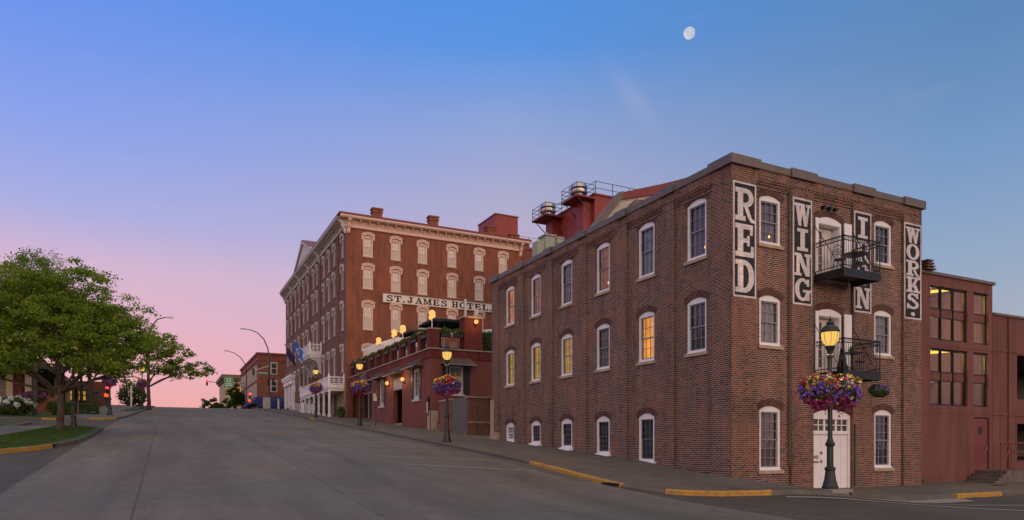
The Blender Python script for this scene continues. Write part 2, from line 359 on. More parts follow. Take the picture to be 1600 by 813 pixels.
m_line = worn('worn_white_paint', (.34, .325, .31), (.16, .146, .132), .42)
m_line2 = worn('white_line_paint', (.36, .35, .35), (.16, .15, .15), .42)
m_grass = paint('lawn', (.040, .085, .010), .9, .45, 3, fine=.7, bmp=.9)
m_ground = paint('bare_ground', (.075, .08, .045), .95, .3, .4, fine=.4)

# ------------------------------------------------------------------ terrain
def sp(x, w_): 
    x = x / w_
    return w_ * (math.log1p(math.exp(-abs(x))) + max(x, 0))
def ss(x): x = min(1, max(0, x)); return x * x * (3 - 2 * x)
def G(x, y):                                       # sidewalk-level height at (t, s)
    p = .072 * (sp(y - 7.5, 1.6) - sp(y - 113, 4))
    if x > 15.2: p += (.08 - p) * ss((x - 15.2) / 5.2) * (1 - ss((y - 17) / 5))
    d = ss((16.2 - x) / 4.2) * ss((x - 2) / 9)
    p -= .20 * math.exp(-((y - 16.0) / 5.5) ** 2) * d
    return p
def GB(x, y):                                      # for everything behind the right-hand building line use the street profile
    return .072 * (sp(y - 7.5, 1.6) - sp(y - 113, 4))
def sheet(name, mat, x0, x1, y0, y1, dz, nx=1, ny=1, g=G, kind='structure'):
    xs = np.linspace(x0, x1, nx + 1); ys = np.linspace(y0, y1, ny + 1)
    m = MB(); m.v = [(x, y, g(x, y) + dz) for y in ys for x in xs]
    m.f = [(j * (nx + 1) + i, j * (nx + 1) + i + 1, (j + 1) * (nx + 1) + i + 1, (j + 1) * (nx + 1) + i) for j in range(ny) for i in range(nx)]
    o = m.build(name, mat); return tag(o, kind=kind)
def resample(path, step):
    out = [Vector(path[0])]
    for a, b in zip(path[:-1], path[1:]):
        a, b = Vector(a), Vector(b); n = max(1, int((b - a).length / step))
        for k in range(1, n + 1): out.append(a.lerp(b, k / n))
    return out
def strip(name, mat, pa, pb, dz, n=None, g=G, cross=1, kind='structure', parent=None):
    m = MB(); 
    for k in range(len(pa)):
        for c in range(cross + 1):
            q = Vector(pa[k]).lerp(Vector(pb[k]), c / cross); m.v.append((q.x, q.y, g(q.x, q.y) + dz))
    w_ = cross + 1
    m.f = [(k * w_ + c, (k + 1) * w_ + c, (k + 1) * w_ + c + 1, k * w_ + c + 1) for k in range(len(pa) - 1) for c in range(cross)]
    o = m.build(name, mat)
    return tag(o, kind=kind)
def offset(path, d):
    out = []
    for k, p in enumerate(path):
        a = path[max(0, k - 1)]; b = path[min(len(path) - 1, k + 1)]
        v = (Vector(b) - Vector(a)).normalized(); out.append(Vector((p[0] + v.y * d, p[1] - v.x * d)))
    return out
def kerb(name, mat, path, h0=-.135, h1=0.003, wdt=.17, side=1, grow=0, hin=None):
    hin = h1 if hin is None else hin
    pi_ = offset(path, wdt * side); m = MB(); n = len(path)
    path = offset(path, -grow * side)
    for a, b in zip(path, pi_):
        g1 = G(a.x, a.y)
        m.v += [(a.x, a.y, g1 + h0 - .05), (a.x * .97 + b.x * .03, a.y * .97 + b.y * .03, g1 + h1 - .03), (a.x * .8 + b.x * .2, a.y * .8 + b.y * .2, g1 + h1 + grow), (b.x, b.y, g1 + hin + grow), (b.x, b.y, g1 + h0 - .05)]
    for k in range(n - 1):
        for c in range(4): m.f.append((k * 5 + c, (k + 1) * 5 + c, (k + 1) * 5 + c + 1, k * 5 + c + 1))
    m.f += [(0, 1, 2, 3, 4), tuple((n - 1) * 5 + i for i in (4, 3, 2, 1, 0))]
    return tag(m.build(name, mat), kind='structure')
RZ = -.135
# terrain out to the horizon
xs = [-2500, -900, -400, -200, -120, -80, -50] + list(range(-40, 61, 4)) + [80, 120, 200, 400, 900, 2500]
ys = [-1500, -300, -60, -20] + list(range(-8, 137, 4)) + [160, 220, 300, 500, 900, 2500]
m = MB(); m.v = [(x, y, min(G(x, y), GB(x, y)) - .40 - (0 if y < 200 else (y - 200) * .004)) for y in ys for x in xs]; nx = len(xs)
m.f = [(j * nx + i, j * nx + i + 1, (j + 1) * nx + i + 1, (j + 1) * nx + i) for j in range(len(ys) - 1) for i in range(nx - 1)]
tag(m.build('ground', m_ground, smooth=True), kind='structure')
sheet('cross_street', m_asph, -70, 75, -24, 30, RZ - .004, 290, 108)
sheet('side_street', m_asph, -60, -2.9, 30, 60, RZ - .004, 10, 16)
sheet('main_street', m_road, -3.1, 12.05, 3, 150, RZ + .004, 30, 294)
sheet('main_street_beyond', m_road, -3.1, 12.05, 150, 320, RZ, 2, 8)
sheet('far_cross_street', m_asph, -60, -3.1, 118, 126, RZ, 8, 3)
sheet('far_cross_street', m_asph, 12.05, 80, 118, 126, RZ, 8, 3, g=GB)
# right kerb and sidewalk
arc = [(60, 13.2), (17.4, 13.2), (16.3, 13.22), (15.4, 13.4), (14.4, 13.75), (13.5, 14.3), (12.8, 15.0), (12.3, 15.9), (12.05, 16.9), (12, 18), (12, 118)]
kp = resample(arc, .35)
inner = []
for p in kp:
    if p.y < 13.5 and p.x > 17.4: inner.append(Vector((p.x, 18.2)))
    elif p.y >= 18.3: inner.append(Vector((18.0, p.y)))
    else: inner.append(Vector((17.6, 18.0)))
ko = offset(kp, .165)
strip('sidewalk', m_walk, ko, inner, 0.0, cross=10)
def seg(pred): return [p for p in kp if pred(p)]
kerb('kerb', m_kerb, seg(lambda p: p.x > 24.7 and p.y < 14), side=1)
kerb('kerb', m_kerb, seg(lambda p: 18.7 < p.x < 22.6 and p.y < 14), side=1, h1=-.085, hin=.003)
kerb('kerb', m_kerb, seg(lambda p: 17.3 < p.x < 19.1 and p.y < 14), side=1)
kerb('kerb', m_kerb, seg(lambda p: p.y < 14 and 14.6 < p.x < 17.4), side=1, h1=-.10, hin=.003)
kerb('painted_kerb', m_yellow, seg(lambda p: p.x < 14.8 and p.y < 15.45), side=1, grow=.004)
kerb('kerb', m_kerb, seg(lambda p: p.x < 13 and 14.95 < p.y < 17.1), side=1, h1=-.05, hin=.003)
kerb('painted_kerb', m_yellow, seg(lambda p: p.x < 12.3 and 16.7 < p.y < 22.6), side=1, grow=.004)
kerb('kerb', m_kerb, seg(lambda p: 22.3 < p.y < 64), side=1)
kerb('painted_kerb', m_yellow, seg(lambda p: 63.6 < p.y < 67), side=1)
kerb('kerb', m_kerb, seg(lambda p: p.y > 66.6), side=1)
kerb('painted_kerb', m_yellow, seg(lambda p: 22.2 < p.x < 24.9 and p.y < 14), side=1)
d = MB().box(11.988, 12.05, 16.95, 17.8, G(12, 17.4) - .125, G(12, 17.4) - .04).build('drain_inlet', m_black)
tag(d, 'dark storm drain slot under the yellow kerb at the street corner', 'storm drain')
strip('gutter', m_kerb, offset([p for p in kp if p.y > 18], -.002), offset([p for p in kp if p.y > 18], -.45), RZ + .010, cross=2)
strip('ramp_apron', m_apron, [(17.3 + .5 * k, 13.16) for k in range(11)], [(17.6 + .4 * k, 12.2) for k in range(11)], RZ + .010, cross=6)
# paint lines of the angled parking bays
for k, s0 in enumerate([23.0, 26.1, 29.2, 32.3, 35.4, 38.5, 41.6, 44.7, 47.8, 50.9, 54.0, 57.1]):
    a = [Vector((7.35, s0)).lerp(Vector((11.4, s0 - 2.2)), q / 8) for q in range(9)]
    strip('parking_line', m_line, a, [p + Vector((.02, .12)) for p in a], RZ + .012)
def line(name, p, q, w_, mat=m_line2):
    p, q = Vector(p), Vector(q); nrm = Vector((-(q - p).y, (q - p).x)).normalized() * w_
    a = [p.lerp(q, k / 40) for k in range(41)]; strip(name, mat, a, [v + nrm for v in a], RZ + .014, cross=1)
line('crosswalk_line', (14.7, 13.1), (19.9, 9.3), .16)
line('crosswalk_line', (17.2, 12.5), (21.9, 10.4), .14)
# left kerb: verge island, driveway, corner
kl = lambda s: -3.2 if s < 50 else (-3.2 + (s - 50) * .036 if s < 100 else -1.4)
isl = [(-6.8, 26.6), (-5.9, 27.3), (-5.0, 28.2), (-4.2, 29.6), (-3.65, 31.5), (-3.3, 34.5), (-3.2, 38), (-3.2, 43.2), (-3.5, 44.3), (-4.2, 44.9), (-5.2, 45.1)]
ip = resample(isl, .4); 
kerb('painted_kerb', m_yellow, [p for p in ip if p.y < 31.0], side=1, h1=.005)
kerb('kerb', m_kerb, [p for p in ip if p.y > 30.7], side=1, h1=.005)
io = offset(ip, .168)
back = [Vector((-7.2, 26.9)).lerp(Vector((-5.3, 45.0)), k / (len(ip) - 1)) for k in range(len(ip))]
strip('verge_grass', m_grass, io, back, .006, cross=3)
sheet('left_sidewalk', m_walk_l, -7.9, -5.25, 28, 45, -.012, 2, 12)
strip('lawn', m_grass, [(-60, 43.8), (-7.6, 43.8)], [(-60, 50), (-7.2, 50)], .0, cross=3)
kerb('kerb', m_kerb, resample([(-60, 56.2), (-7.6, 56.4)], 1.5), side=-1)
kerb('painted_kerb', m_yellow, resample([(-7.6, 56.4), (-6.6, 56.5)], .4), side=-1)
kerb('kerb', m_kerb, resample([(-6.6, 56.5), (-5.6, 56.9), (-4.9, 57.3)], .4), side=-1, h1=-.09, hin=.003)
kerb('kerb', m_kerb, resample([(-60, 50.0), (-7.3, 50.0), (-7.15, 49.6), (-7.5, 43.8)], 1.0), side=1)
kc = resample([(-4.9, 57.3), (-4.0, 57.75), (-3.3, 58.6)], .3); kerb('painted_kerb', m_yellow, kc, side=-1)
kd = resample([(-3.3, 58.6), (-3.05, 60.5), (-2.8, 64), (-2.3, 78), (-1.7, 95), (-1.4, 118)], .8); kerb('kerb', m_kerb, kd, side=-1)
kk = kc + kd; 
strip('left_sidewalk', m_walk_l, offset(kk, -.166), [Vector((min(-6.9, p.x - 1.4), max(57.6, p.y))) for p in kk], .0, cross=3)
strip('lawn', m_grass, [(-60, 56.5)] + [(-60, y) for y in (60, 80, 100, 118)], [(-6.6, 56.7), (-6.95, 60), (-6.95, 80), (-6.4, 100), (-6.4, 118)], -.004, cross=3)
strip('verge_grass', m_grass, [(kl(y) - .38, y) for y in range(76, 105)], [(kl(y) - .42, y) for y in (76,)] + [(kl(y) - 1.9, y) for y in range(77, 105)], .012, cross=2)

# ------------------------------------------------------------------ wall builder
def wall(m, kind, plane, a0, a1, z0, z1, ops=(), depth=.3):
    fn = FX if kind == 'F' else SX
    A = sorted({a0, a1} | {v for o in ops for v in o[:2]}); Z = sorted({z0, z1} | {v for o in ops for v in o[2:4]})
    def q(pts): m.poly([fn(*p) for p in (pts if kind == 'F' else pts[::-1])])
    for i in range(len(A) - 1):
        for j in range(len(Z) - 1):
            ca, cz = (A[i] + A[i + 1]) / 2, (Z[j] + Z[j + 1]) / 2
            if any(o[0] < ca < o[1] and o[2] < cz < o[3] for o in ops): continue
            q([(A[i], Z[j], plane), (A[i + 1], Z[j], plane), (A[i + 1], Z[j + 1], plane), (A[i], Z[j + 1], plane)])
    for o in ops:
        c = [(o[0], o[2]), (o[1], o[2]), (o[1], o[3]), (o[0], o[3])]
        for k in range(4):
            (u, v), (u2, v2) = c[k], c[(k + 1) % 4]
            q([(u, v, plane), (u, v, plane + depth), (u2, v2, plane + depth), (u2, v2, plane)])
    return m
RS, RF = PI / 2, PI          # rotation of window kits on the street face / the front face
# local window frame: x along wall, y outward, z up from the sill
LF = lambda a, b, d: (a, d, b)
def arcpts(wd, zs, rise, n=10, x0=None):
    R_ = (wd * wd / 4 + rise * rise) / (2 * rise); cz = zs + rise - R_; th = math.asin(min(1, wd / 2 / R_))
    return [(R_ * math.sin(th - 2 * th * k / n), cz + R_ * math.cos(th - 2 * th * k / n)) for k in range(n + 1)], R_, cz, th
KIT = {}
def window_kit(key, wd, ht, rise, cols, rows, fr_w, y_f=-.03, sash=m_sash, frame=m_white, sill=m_stone, sill_h=.11, voussoir=True, hood=None, lintel=m_brick_arch, ledge=False, glassm=None, gl_dark=False):
    """returns dict of meshes"""
    if key in KIT: return KIT[key]
    K = {}; zs = ht - rise
    # outer white frame with segmental head
    f = MB(); zt_ = zs - fr_w * .8; f.box(-wd / 2, -wd / 2 + fr_w, y_f - .10, y_f, 0, zt_); f.box(wd / 2 - fr_w, wd / 2, y_f - .10, y_f, 0, zt_)
    f.box(-wd / 2 + fr_w, wd / 2 - fr_w, y_f - .10, y_f + .002, 0, fr_w * 1.1)
    f.box(-wd / 2 - .0, wd / 2 + .0, y_f, y_f + .045, -.005, .05)
    ap, R_, cz, th = arcpts(wd, zs, rise)
    f.prism([(-wd / 2, zs - fr_w * .8), (wd / 2, zs - fr_w * .8)] + ap, LF, y_f, y_f - .1)
    K['frame'] = f.mesh('frame', frame)
    # sash with muntins
    iw = wd / 2 - fr_w; z0, z1 = fr_w * 1.1, zs - fr_w * .8; zm = (z0 + z1) / 2; s = MB(); b = .045
    for za, zb, yy in ((z0, zm + .02, y_f - .055), (zm - .02, z1, y_f - .035)):
        s.box(-iw, -iw + b, yy - .03, yy, za, zb); s.box(iw - b, iw, yy - .03, yy, za, zb)
        s.box(-iw + b, iw - b, yy - .03, yy - .001, za, za + b); s.box(-iw + b, iw - b, yy - .03, yy - .001, zb - b, zb)
        for c in range(1, cols): s.box(-iw + 2 * iw * c / cols - .011, -iw + 2 * iw * c / cols + .011, yy - .025, yy - .004, za + b, zb - b)
        for r in range(1, rows): s.box(-iw + b, iw - b, yy - .024, yy - .005, za + (zb - za) * r / rows - .010, za + (zb - za) * r / rows + .010)
    K['window'] = s.mesh('window', sash)
    K['pane'] = MB().poly([(-iw, y_f - .088, z0), (-iw, y_f - .088, z1), (iw, y_f - .088, z1), (iw, y_f - .088, z0)]).mesh('pane', glassm or m_glass)
    # a drape with real folds
    c = MB(); n = 26; yy = y_f - .155
    for k in range(n + 1):
        x = -iw - .03 + (2 * iw + .06) * k / n; dy = .022 * math.sin(k * 1.9) + .012 * math.sin(k * .7)
        c.v += [(x, yy + dy, z0 - .02), (x, yy + dy * .6, z1 + .02)]
    c.f = [(2 * k, 2 * k + 2, 2 * k + 3, 2 * k + 1) for k in range(n)]
    K['curtain'] = c
    K['iw'] = iw; K['z0'] = z0; K['z1'] = z1; K['zm'] = zm
    if sill:
        if ledge:
            K['sill'] = MB().prism([(y_f + .02, .03), (y_f + .02, -.28), (.30, -.28), (.30, -.11)], lambda a, b, d: (d, a, b), wd / 2 + .12, -wd / 2 - .12).mesh('sill', m_white)
        else: K['sill'] = MB().box(-wd / 2 - .09, wd / 2 + .09, y_f - .06, .07, -sill_h, -.006).mesh('sill', sill)
    if voussoir:
        v = MB(); n = max(9, int(wd / .078)); th2 = th * 1.16; r0, r1 = R_ + .002, R_ + .235
        for k in range(n):
            a0 = -th2 + 2 * th2 * (k + .07) / n; a1 = -th2 + 2 * th2 * (k + .93) / n
            pts = [(r0 * math.sin(a0), cz + r0 * math.cos(a0)), (r0 * math.sin(a1), cz + r0 * math.cos(a1)), (r1 * math.sin(a1), cz + r1 * math.cos(a1)), (r1 * math.sin(a0), cz + r1 * math.cos(a0))]
            v.prism(pts, LF, .012, -.10)
        K['arch'] = v.mesh('arch', lintel)
    if hood:
        h = MB(); hw = wd + .40; ap2, R2, cz2, th2 = arcpts(hw, zs + .06, rise * 1.3); api, Ri, czi, thi = arcpts(wd, zs, rise)
        outer = [(x, z + .20) for x, z in ap2]; inn = api[::-1]
        for y0, y1, s_ in ((.14, 0, 0), (.20, .05, .07)):
            o2 = [(x, z + .20) for x, z in ap2]; i2 = [(x * 1.0, z + (.16 if s_ else .03)) for x, z in api]
            pts = o2; q = []
            for k in range(len(o2) - 1):
                a, b = o2[k], o2[k + 1]; c_, d_ = i2[k + 1], i2[k]
                if s_: c_ = (b[0], b[1] - .09); d_ = (a[0], a[1] - .09)
                h.prism([a, d_, c_, b], LF, y0, y1)
        for sx in (-1, 1):
            h.prism([(sx * (wd / 2 + .02), zs + .1), (sx * (wd / 2 + .02), zs - .24), (sx * (wd / 2 + .09), zs - .38), (sx * (wd / 2 + .15), zs - .24), (sx * (wd / 2 + .18), zs + .1)], LF, .12, 0)
        h.box(-.07, .07, .0, .22, ht + .06, ht + .30)
        K['hood'] = h.mesh('hood', hood)
    KIT[key] = K; return K
def curtain_mesh(K, mat):
    kk = 'c_' + mat.name
    if kk not in K: K[kk] = K['curtain'].mesh('curtain', mat)
    return K[kk]
def put_window(K, root, loc, rz, cur, label=None):
    L = tuple(Vector(loc) - Vector(root.location))
    w_ = link('window', K['window'], root, L, rz)
    if label: w_['label'] = label
    for nm in ('frame', 'pane', 'sill', 'arch', 'hood'):
        if nm in K: link(nm, K[nm], w_)
    link('curtain', curtain_mesh(K, cur), w_)
    return w_
m_cur_grey = paint('grey_drape', (.36, .33, .34), .9, .2, 3)
m_cur_plum = paint('plum_drape', (.24, .17, .19), .9, .3, 3)
m_cur_dark = paint('dark_room_drape', (.09, .09, .11), .9, .4, 2)
m_cur_cream = paint('cream_blind', (.86, .82, .76), .9, .06, 2)
m_cur_orange = emis('lit_orange_drape', (1.0, .30, .085), .75, fold=9, scale=1.6)
m_cur_bright = emis('bright_orange_drape', (1.0, .36, .05), 1.15, fold=8, scale=1.6)
m_cur_yellow = emis('lit_yellow_drape', (1.0, .56, .08), .55, fold=11, scale=1.4)
m_cur_dim = emis('dim_pink_drape', (.75, .24, .12), .36, fold=9, scale=1.8)
m_bulb = emis('lamp_bulb', (1, .62, .2), 3.0)
m_candle = emis('candle_lamp', (1, .5, .12), 2.2)

# ------------------------------------------------------------------ lettering
def stroke_letters():
    D = {}
    R_ = lambda x0, y0, x1, y1: [(x0, y0), (x1, y0), (x1, y1), (x0, y1)]
    def ell(cx, cy, rx, ry, wx, wy, a0, a1, n=16):
        out = []
        for k in range(n):
            p, q = math.radians(a0 + (a1 - a0) * k / n), math.radians(a0 + (a1 - a0) * (k + 1) / n)
            out.append([(cx + (rx - wx) * math.cos(p), cy + (ry - wy) * math.sin(p)), (cx + rx * math.cos(p), cy + ry * math.sin(p)),
                        (cx + rx * math.cos(q), cy + ry * math.sin(q)), (cx + (rx - wx) * math.cos(q), cy + (ry - wy) * math.sin(q))])
        return out
    S = .15; T = .23
    D['I'] = [R_(.285, 0, .515, 1), R_(.12, 0, .68, S), R_(.12, 1 - S, .68, 1)]
    D['E'] = [R_(.10, 0, .10 + T, 1), R_(0, 0, .76, S), R_(0, 1 - S, .74, 1), R_(.3, .43, .54, .57), R_(.50, .34, .60, .66), [(.64, 0), (.78, 0), (.78, .34), (.66, .34)], [(.62, .68), (.74, .68), (.74, 1), (.62, 1)]]
    D['L'] = [R_(.12, 0, .12 + T, 1), R_(0, 0, .74, S), R_(0, 1 - S, .48, 1), [(.60, 0), (.76, 0), (.76, .38), (.64, .38)]]
    D['H'] = [R_(.10, 0, .30, 1), R_(.52, 0, .72, 1), R_(0, 0, .38, .13), R_(.44, 0, .82, .13), R_(0, .87, .38, 1), R_(.44, .87, .82, 1), R_(.28, .43, .54, .56)]
    D['T'] = [R_(.285, 0, .515, 1), R_(.14, 0, .66, S), R_(0, 1 - S, .8, 1), R_(0, .64, .12, 1), R_(.68, .64, .8, 1)]
    D['R'] = [R_(.10, 0, .33, 1), R_(0, 0, .43, S), R_(0, 1 - S, .44, 1), R_(.3, .43, .46, .56)] + ell(.44, .715, .33, .285, .20, .14, -90, 90) + [[(.34, .50), (.50, .50), (.70, .10), (.80, .05), (.84, .10), (.88, .06), (.80, -.03), (.66, -.02), (.54, .10)]]
    D['D'] = [R_(.10, 0, .33, 1), R_(0, 0, .40, S), R_(0, 1 - S, .40, 1)] + ell(.38, .5, .42, .5, .23, .15, -90, 90, 22)
    D['O'] = ell(.4, .5, .40, .51, .22, .14, 0, 360, 32)
    D['G'] = ell(.4, .5, .40, .51, .22, .14, 40, 330, 28) + [R_(.42, .38, .84, .50), R_(.57, .02, .76, .42), R_(.62, .66, .74, .98)]
    D['S'] = ell(.39, .735, .32, .275, .19, .13, 20, 240, 16) + ell(.40, .27, .36, .28, .20, .14, -170, 62, 18) + [[(.20, .64), (.34, .74), (.66, .46), (.50, .36)], R_(.60, .68, .72, 1), R_(.04, 0, .15, .34)]
    D['W'] = [[(.06, 1), (.28, 1), (.42, .0), (.24, .0)], [(.24, 0), (.36, 0), (.54, .82), (.46, 1), (.40, 1)], [(.40, 1), (.60, 1), (.76, 0), (.58, 0)], [(.60, 0), (.76, 0), (.92, 1), (.80, 1)], R_(-.02, .87, .36, 1), R_(.38, .87, .62, 1), R_(.68, .87, 1.0, 1)]
    D['N'] = [R_(.08, 0, .24, 1), R_(.60, 0, .76, 1), [(.06, 1), (.30, 1), (.76, 0), (.56, 0)], R_(-.02, 0, .34, .12), R_(-.02, .88, .28, 1), R_(.50, .88, .86, 1)]
    D['K'] = [R_(.10, 0, .33, 1), R_(0, 0, .42, S), R_(0, 1 - S, .42, 1), [(.30, .36), (.44, .32), (.74, .92), (.56, .92)], [(.34, .58), (.52, .66), (.78, .06), (.56, .06)], R_(.46, .86, .84, 1), R_(.46, 0, .88, .13)]
    D['J'] = [R_(.36, .25, .58, 1), R_(.20, 1 - S, .74, 1)] + ell(.31, .28, .27, .29, .20, .14, -180, 0) + ell(.14, .30, .12, .12, .1199, .1199, 0, 360, 10)
    D['A'] = [[(.08, .04), (.20, .04), (.44, 1), (.34, 1)], [(.34, 1), (.52, 1), (.80, .04), (.56, .04)], R_(.20, .28, .62, .40), R_(-.02, 0, .30, .13), R_(.46, 0, .88, .13)]
    D['M'] = [R_(.06, 0, .20, 1), R_(.70, 0, .92, 1), [(.06, 1), (.26, 1), (.54, .18), (.44, .02)], [(.44, .02), (.56, .12), (.80, 1), (.68, 1)], R_(-.02, 0, .32, .12), R_(.58, 0, 1.0, .12), R_(-.02, .88, .24, 1), R_(.72, .88, 1.0, 1)]
    D['.'] = ell(.2, .12, .13, .13, .1299, .1299, 0, 360, 12)
    D['4'] = [R_(.45, 0, .6, 1), R_(0, .25, .75, .38), [(.0, .30), (.14, .38), (.55, 1), (.42, 1)]]
    D['0'] = ell(.38, .5, .34, .5, .14, .12, 0, 360, 20)
    D['1'] = [R_(.3, 0, .46, 1), R_(.15, 0, .6, .1), [(.1, .78), (.3, .9), (.3, 1), (.1, .84)]]
    return D
LET = stroke_letters()
def letters(m, text, x, z, wd, ht, y, dx=None, k0=0):
    k = k0
    for ch in text:
        if ch == ' ': x += dx * .55; continue
        for pg in LET[ch]:
            yy = y - .0009 * (k % 9); k += 1
            m.prism([(x + a * wd, z + b * ht) for a, b in pg], FX, yy, y + .004)
        x += (dx or 0) * ({'.': .45, 'I': .8, 'M': 1.18, 'W': 1.15}.get(ch, 1))
    return x

# ------------------------------------------------------------------ the brick works building on the corner
B = empty('brick_building', (16.5, 16.94, .2), 'dark old three storey brick building with black and white lettering between its windows', 'building')
W = .98
top_z, mid_z = 8.10, 4.84
sY = [18.62, 21.43, 24.38, 27.35, 30.32, 33.2]
base = [(21.43, .98), (24.38, 1.25), (27.35, 1.50), (30.32, 1.72), (33.2, 1.83)]
ops = [(y - W / 2, y + W / 2, top_z, 10.17) for y in sY] + [(y - W / 2, y + W / 2, mid_z, 6.76) for y in sY] + [(y - W / 2, y + W / 2, z, 2.86) for y, z in base]
m = MB(); wall(m, 'S', 16.5, 16.9, 35.3, -.8, 10.4, ops)
m.poly([(26.1, 16.94, -.8), (26.1, 35.3, -.8), (26.1, 35.3, 10.9), (26.1, 16.94, 10.9)])
m.poly([(16.5, 35.3, -.8), (16.5, 35.3, 10.9), (26.1, 35.3, 10.9), (26.1, 35.3, -.8)])
wl = m.build('wall', m_brick_ivs, B, world=True); wl['label'] = 'sooty dark street wall'; m = MB()
fX = [18.22, 24.05]
fops = [(x - W / 2, x + W / 2, 8.38, 10.04) for x in fX] + [(x - W / 2, x + W / 2, 4.98, 6.68) for x in fX] + [(x - W / 2, x + W / 2, .78, 2.95) for x in fX]
fops += [(20.42, 21.72, 7.62, 9.72), (20.42, 21.72, 4.17, 6.46), (20.22, 22.24, -.3, 2.90)]
wall(m, 'F', 16.94, 16.5, 26.1, -.8, 10.4, fops)
m.build('wall', m_brick_iw, B, world=True)
# pilasters and corbelled brick band: stand proud of the bays
p = MB()
for a, b in ((16.94, 17.72), (19.72, 20.32), (22.60, 23.22), (25.58, 26.16), (28.55, 29.12), (31.48, 32.05), (34.55, 35.32)):
    p.box(16.4, 16.5, a, b, -.8, 10.40)
p.build('pilasters', m_brick_ivs, B, world=True); p = MB()
for a, b in ((16.4, 17.5), (19.12, 20.2), (22.26, 23.28), (25.12, 26.2)):
    p.box(a, b, 16.84, 16.94, -.8, 10.40)
p.box(16.47, 16.5, 17.72, 34.55, 10.22, 10.32); p.box(16.435, 16.5, 17.72, 34.55, 10.32, 10.40)
p.box(17.5, 25.12, 16.91, 16.94, 10.22, 10.32); p.box(17.5, 25.12, 16.875, 16.94, 10.32, 10.40)
# the band itself
p.box(16.4, 16.62, 16.84, 35.32, 10.40, 10.80); p.box(16.62, 26.2, 16.84, 17.02, 10.40, 10.80)
for k in range(92):                                   # row of corbel bricks
    y = 17.8 + k * .18
    if y < 34.4: p.box(16.37, 16.4, y, y + .10, 10.46, 10.53)
for k in range(48):
    x = 17.6 + k * .18
    if x < 25.9: p.box(x, x + .10, 16.81, 16.84, 10.46, 10.53)
p.build('pilasters', m_brick_iwp, B, world=True)
c = MB()
c.box(16.35, 16.72, 16.79, 35.37, 10.80, 11.03); c.box(16.72, 26.25, 16.79, 17.12, 10.80, 11.03)
for a, b in ((16.731, 17.85), (19.66, 20.42), (22.52, 23.32), (25.5, 26.26), (28.47, 29.22), (31.4, 32.15), (34.47, 35.45)): c.box(16.29, 16.76, a, b, 10.77, 11.07)
for a, b in ((16.762, 17.6), (19.04, 20.28), (22.18, 23.36), (25.04, 26.31)): c.box(a, b, 16.73, 17.16, 10.77, 11.07)
c.build('parapet_cap', m_cap, B, world=True)
MB().box(16.7, 26.1, 17.1, 35.3, 10.3, 10.42).build('roof', m_roof, B, world=True)
MB().box(16.35, 16.5, 35.0, 35.4, 1.2, 4.2).box(16.33, 16.5, 34.5, 35.42, 1.2, 2.35).build('stone_quoin', m_stone, B, world=True)
KT = window_kit('iw_top', W, 2.07, .13, 3, 2, .09); KM = window_kit('iw_mid', W, 1.92, .13, 3, 2, .09)
KTf = window_kit('iw_topf', W, 1.66, .13, 3, 2, .09); KMf = window_kit('iw_midf', W, 1.70, .13, 3, 2, .09)
KB = window_kit('iw_basef', W, 2.17, .13, 3, 3, .09)
ctop = [m_cur_plum, m_cur_grey, m_cur_dim, m_cur_grey, m_cur_dim, m_cur_orange]
cmid = [m_cur_dark, m_cur_bright, m_cur_grey, m_cur_yellow, m_cur_yellow, m_cur_yellow]
for y, c_ in zip(sY, ctop): put_window(KT, B, (16.5, y, top_z), RS, c_)
for y, c_ in zip(sY, cmid): put_window(KM, B, (16.5, y, mid_z), RS, c_, 'glowing orange window' if c_ is m_cur_bright else None)
for k, (y, z) in enumerate(base):
    K = window_kit('iw_b%d' % k, W, 2.86 - z, .15, 3, 3 if k < 2 else 2, .11, ledge=True, sash=m_sash_dk if k < 4 else m_white)
    put_window(K, B, (16.5, y, z), RS, m_cur_dark if k < 4 else m_cur_grey)
put_window(KTf, B, (fX[0], 16.94, 8.38), RF, m_cur_plum); put_window(KTf, B, (fX[1], 16.94, 8.38), RF, m_cur_dark)
put_window(KMf, B, (fX[0], 16.94, 4.98), RF, m_cur_grey); put_window(KMf, B, (fX[1], 16.94, 4.98), RF, m_cur_grey)
put_window(KB, B, (fX[0], 16.94, .78), RF, m_cur_plum); put_window(KB, B, (fX[1], 16.94, .78), RF, m_cur_dark)
# small lamps standing in three windows
for (x, y, z, lb) in ((16.70, 18.40, 8.28, 'small glowing candle lamp in the top window nearest the street corner'),
                      (18.38, 17.14, 8.52, 'small glowing candle lamp in the top window beside the word RED'),
                      (16.70, 24.25, 8.28, 'small glowing candle lamp in the third top window up the street')):
    r = empty('candle_lamp', (x, y, z), lb, 'lamp', 'candle lamps in the brick building windows')
    MB().lathe([(.05, 0), (.012, .03), (.012, .16)], 8).build('base', m_stone, r); MB().ball((0, 0, .21), .035, 8, 6, 1.6).build('bulb', m_candle, r)
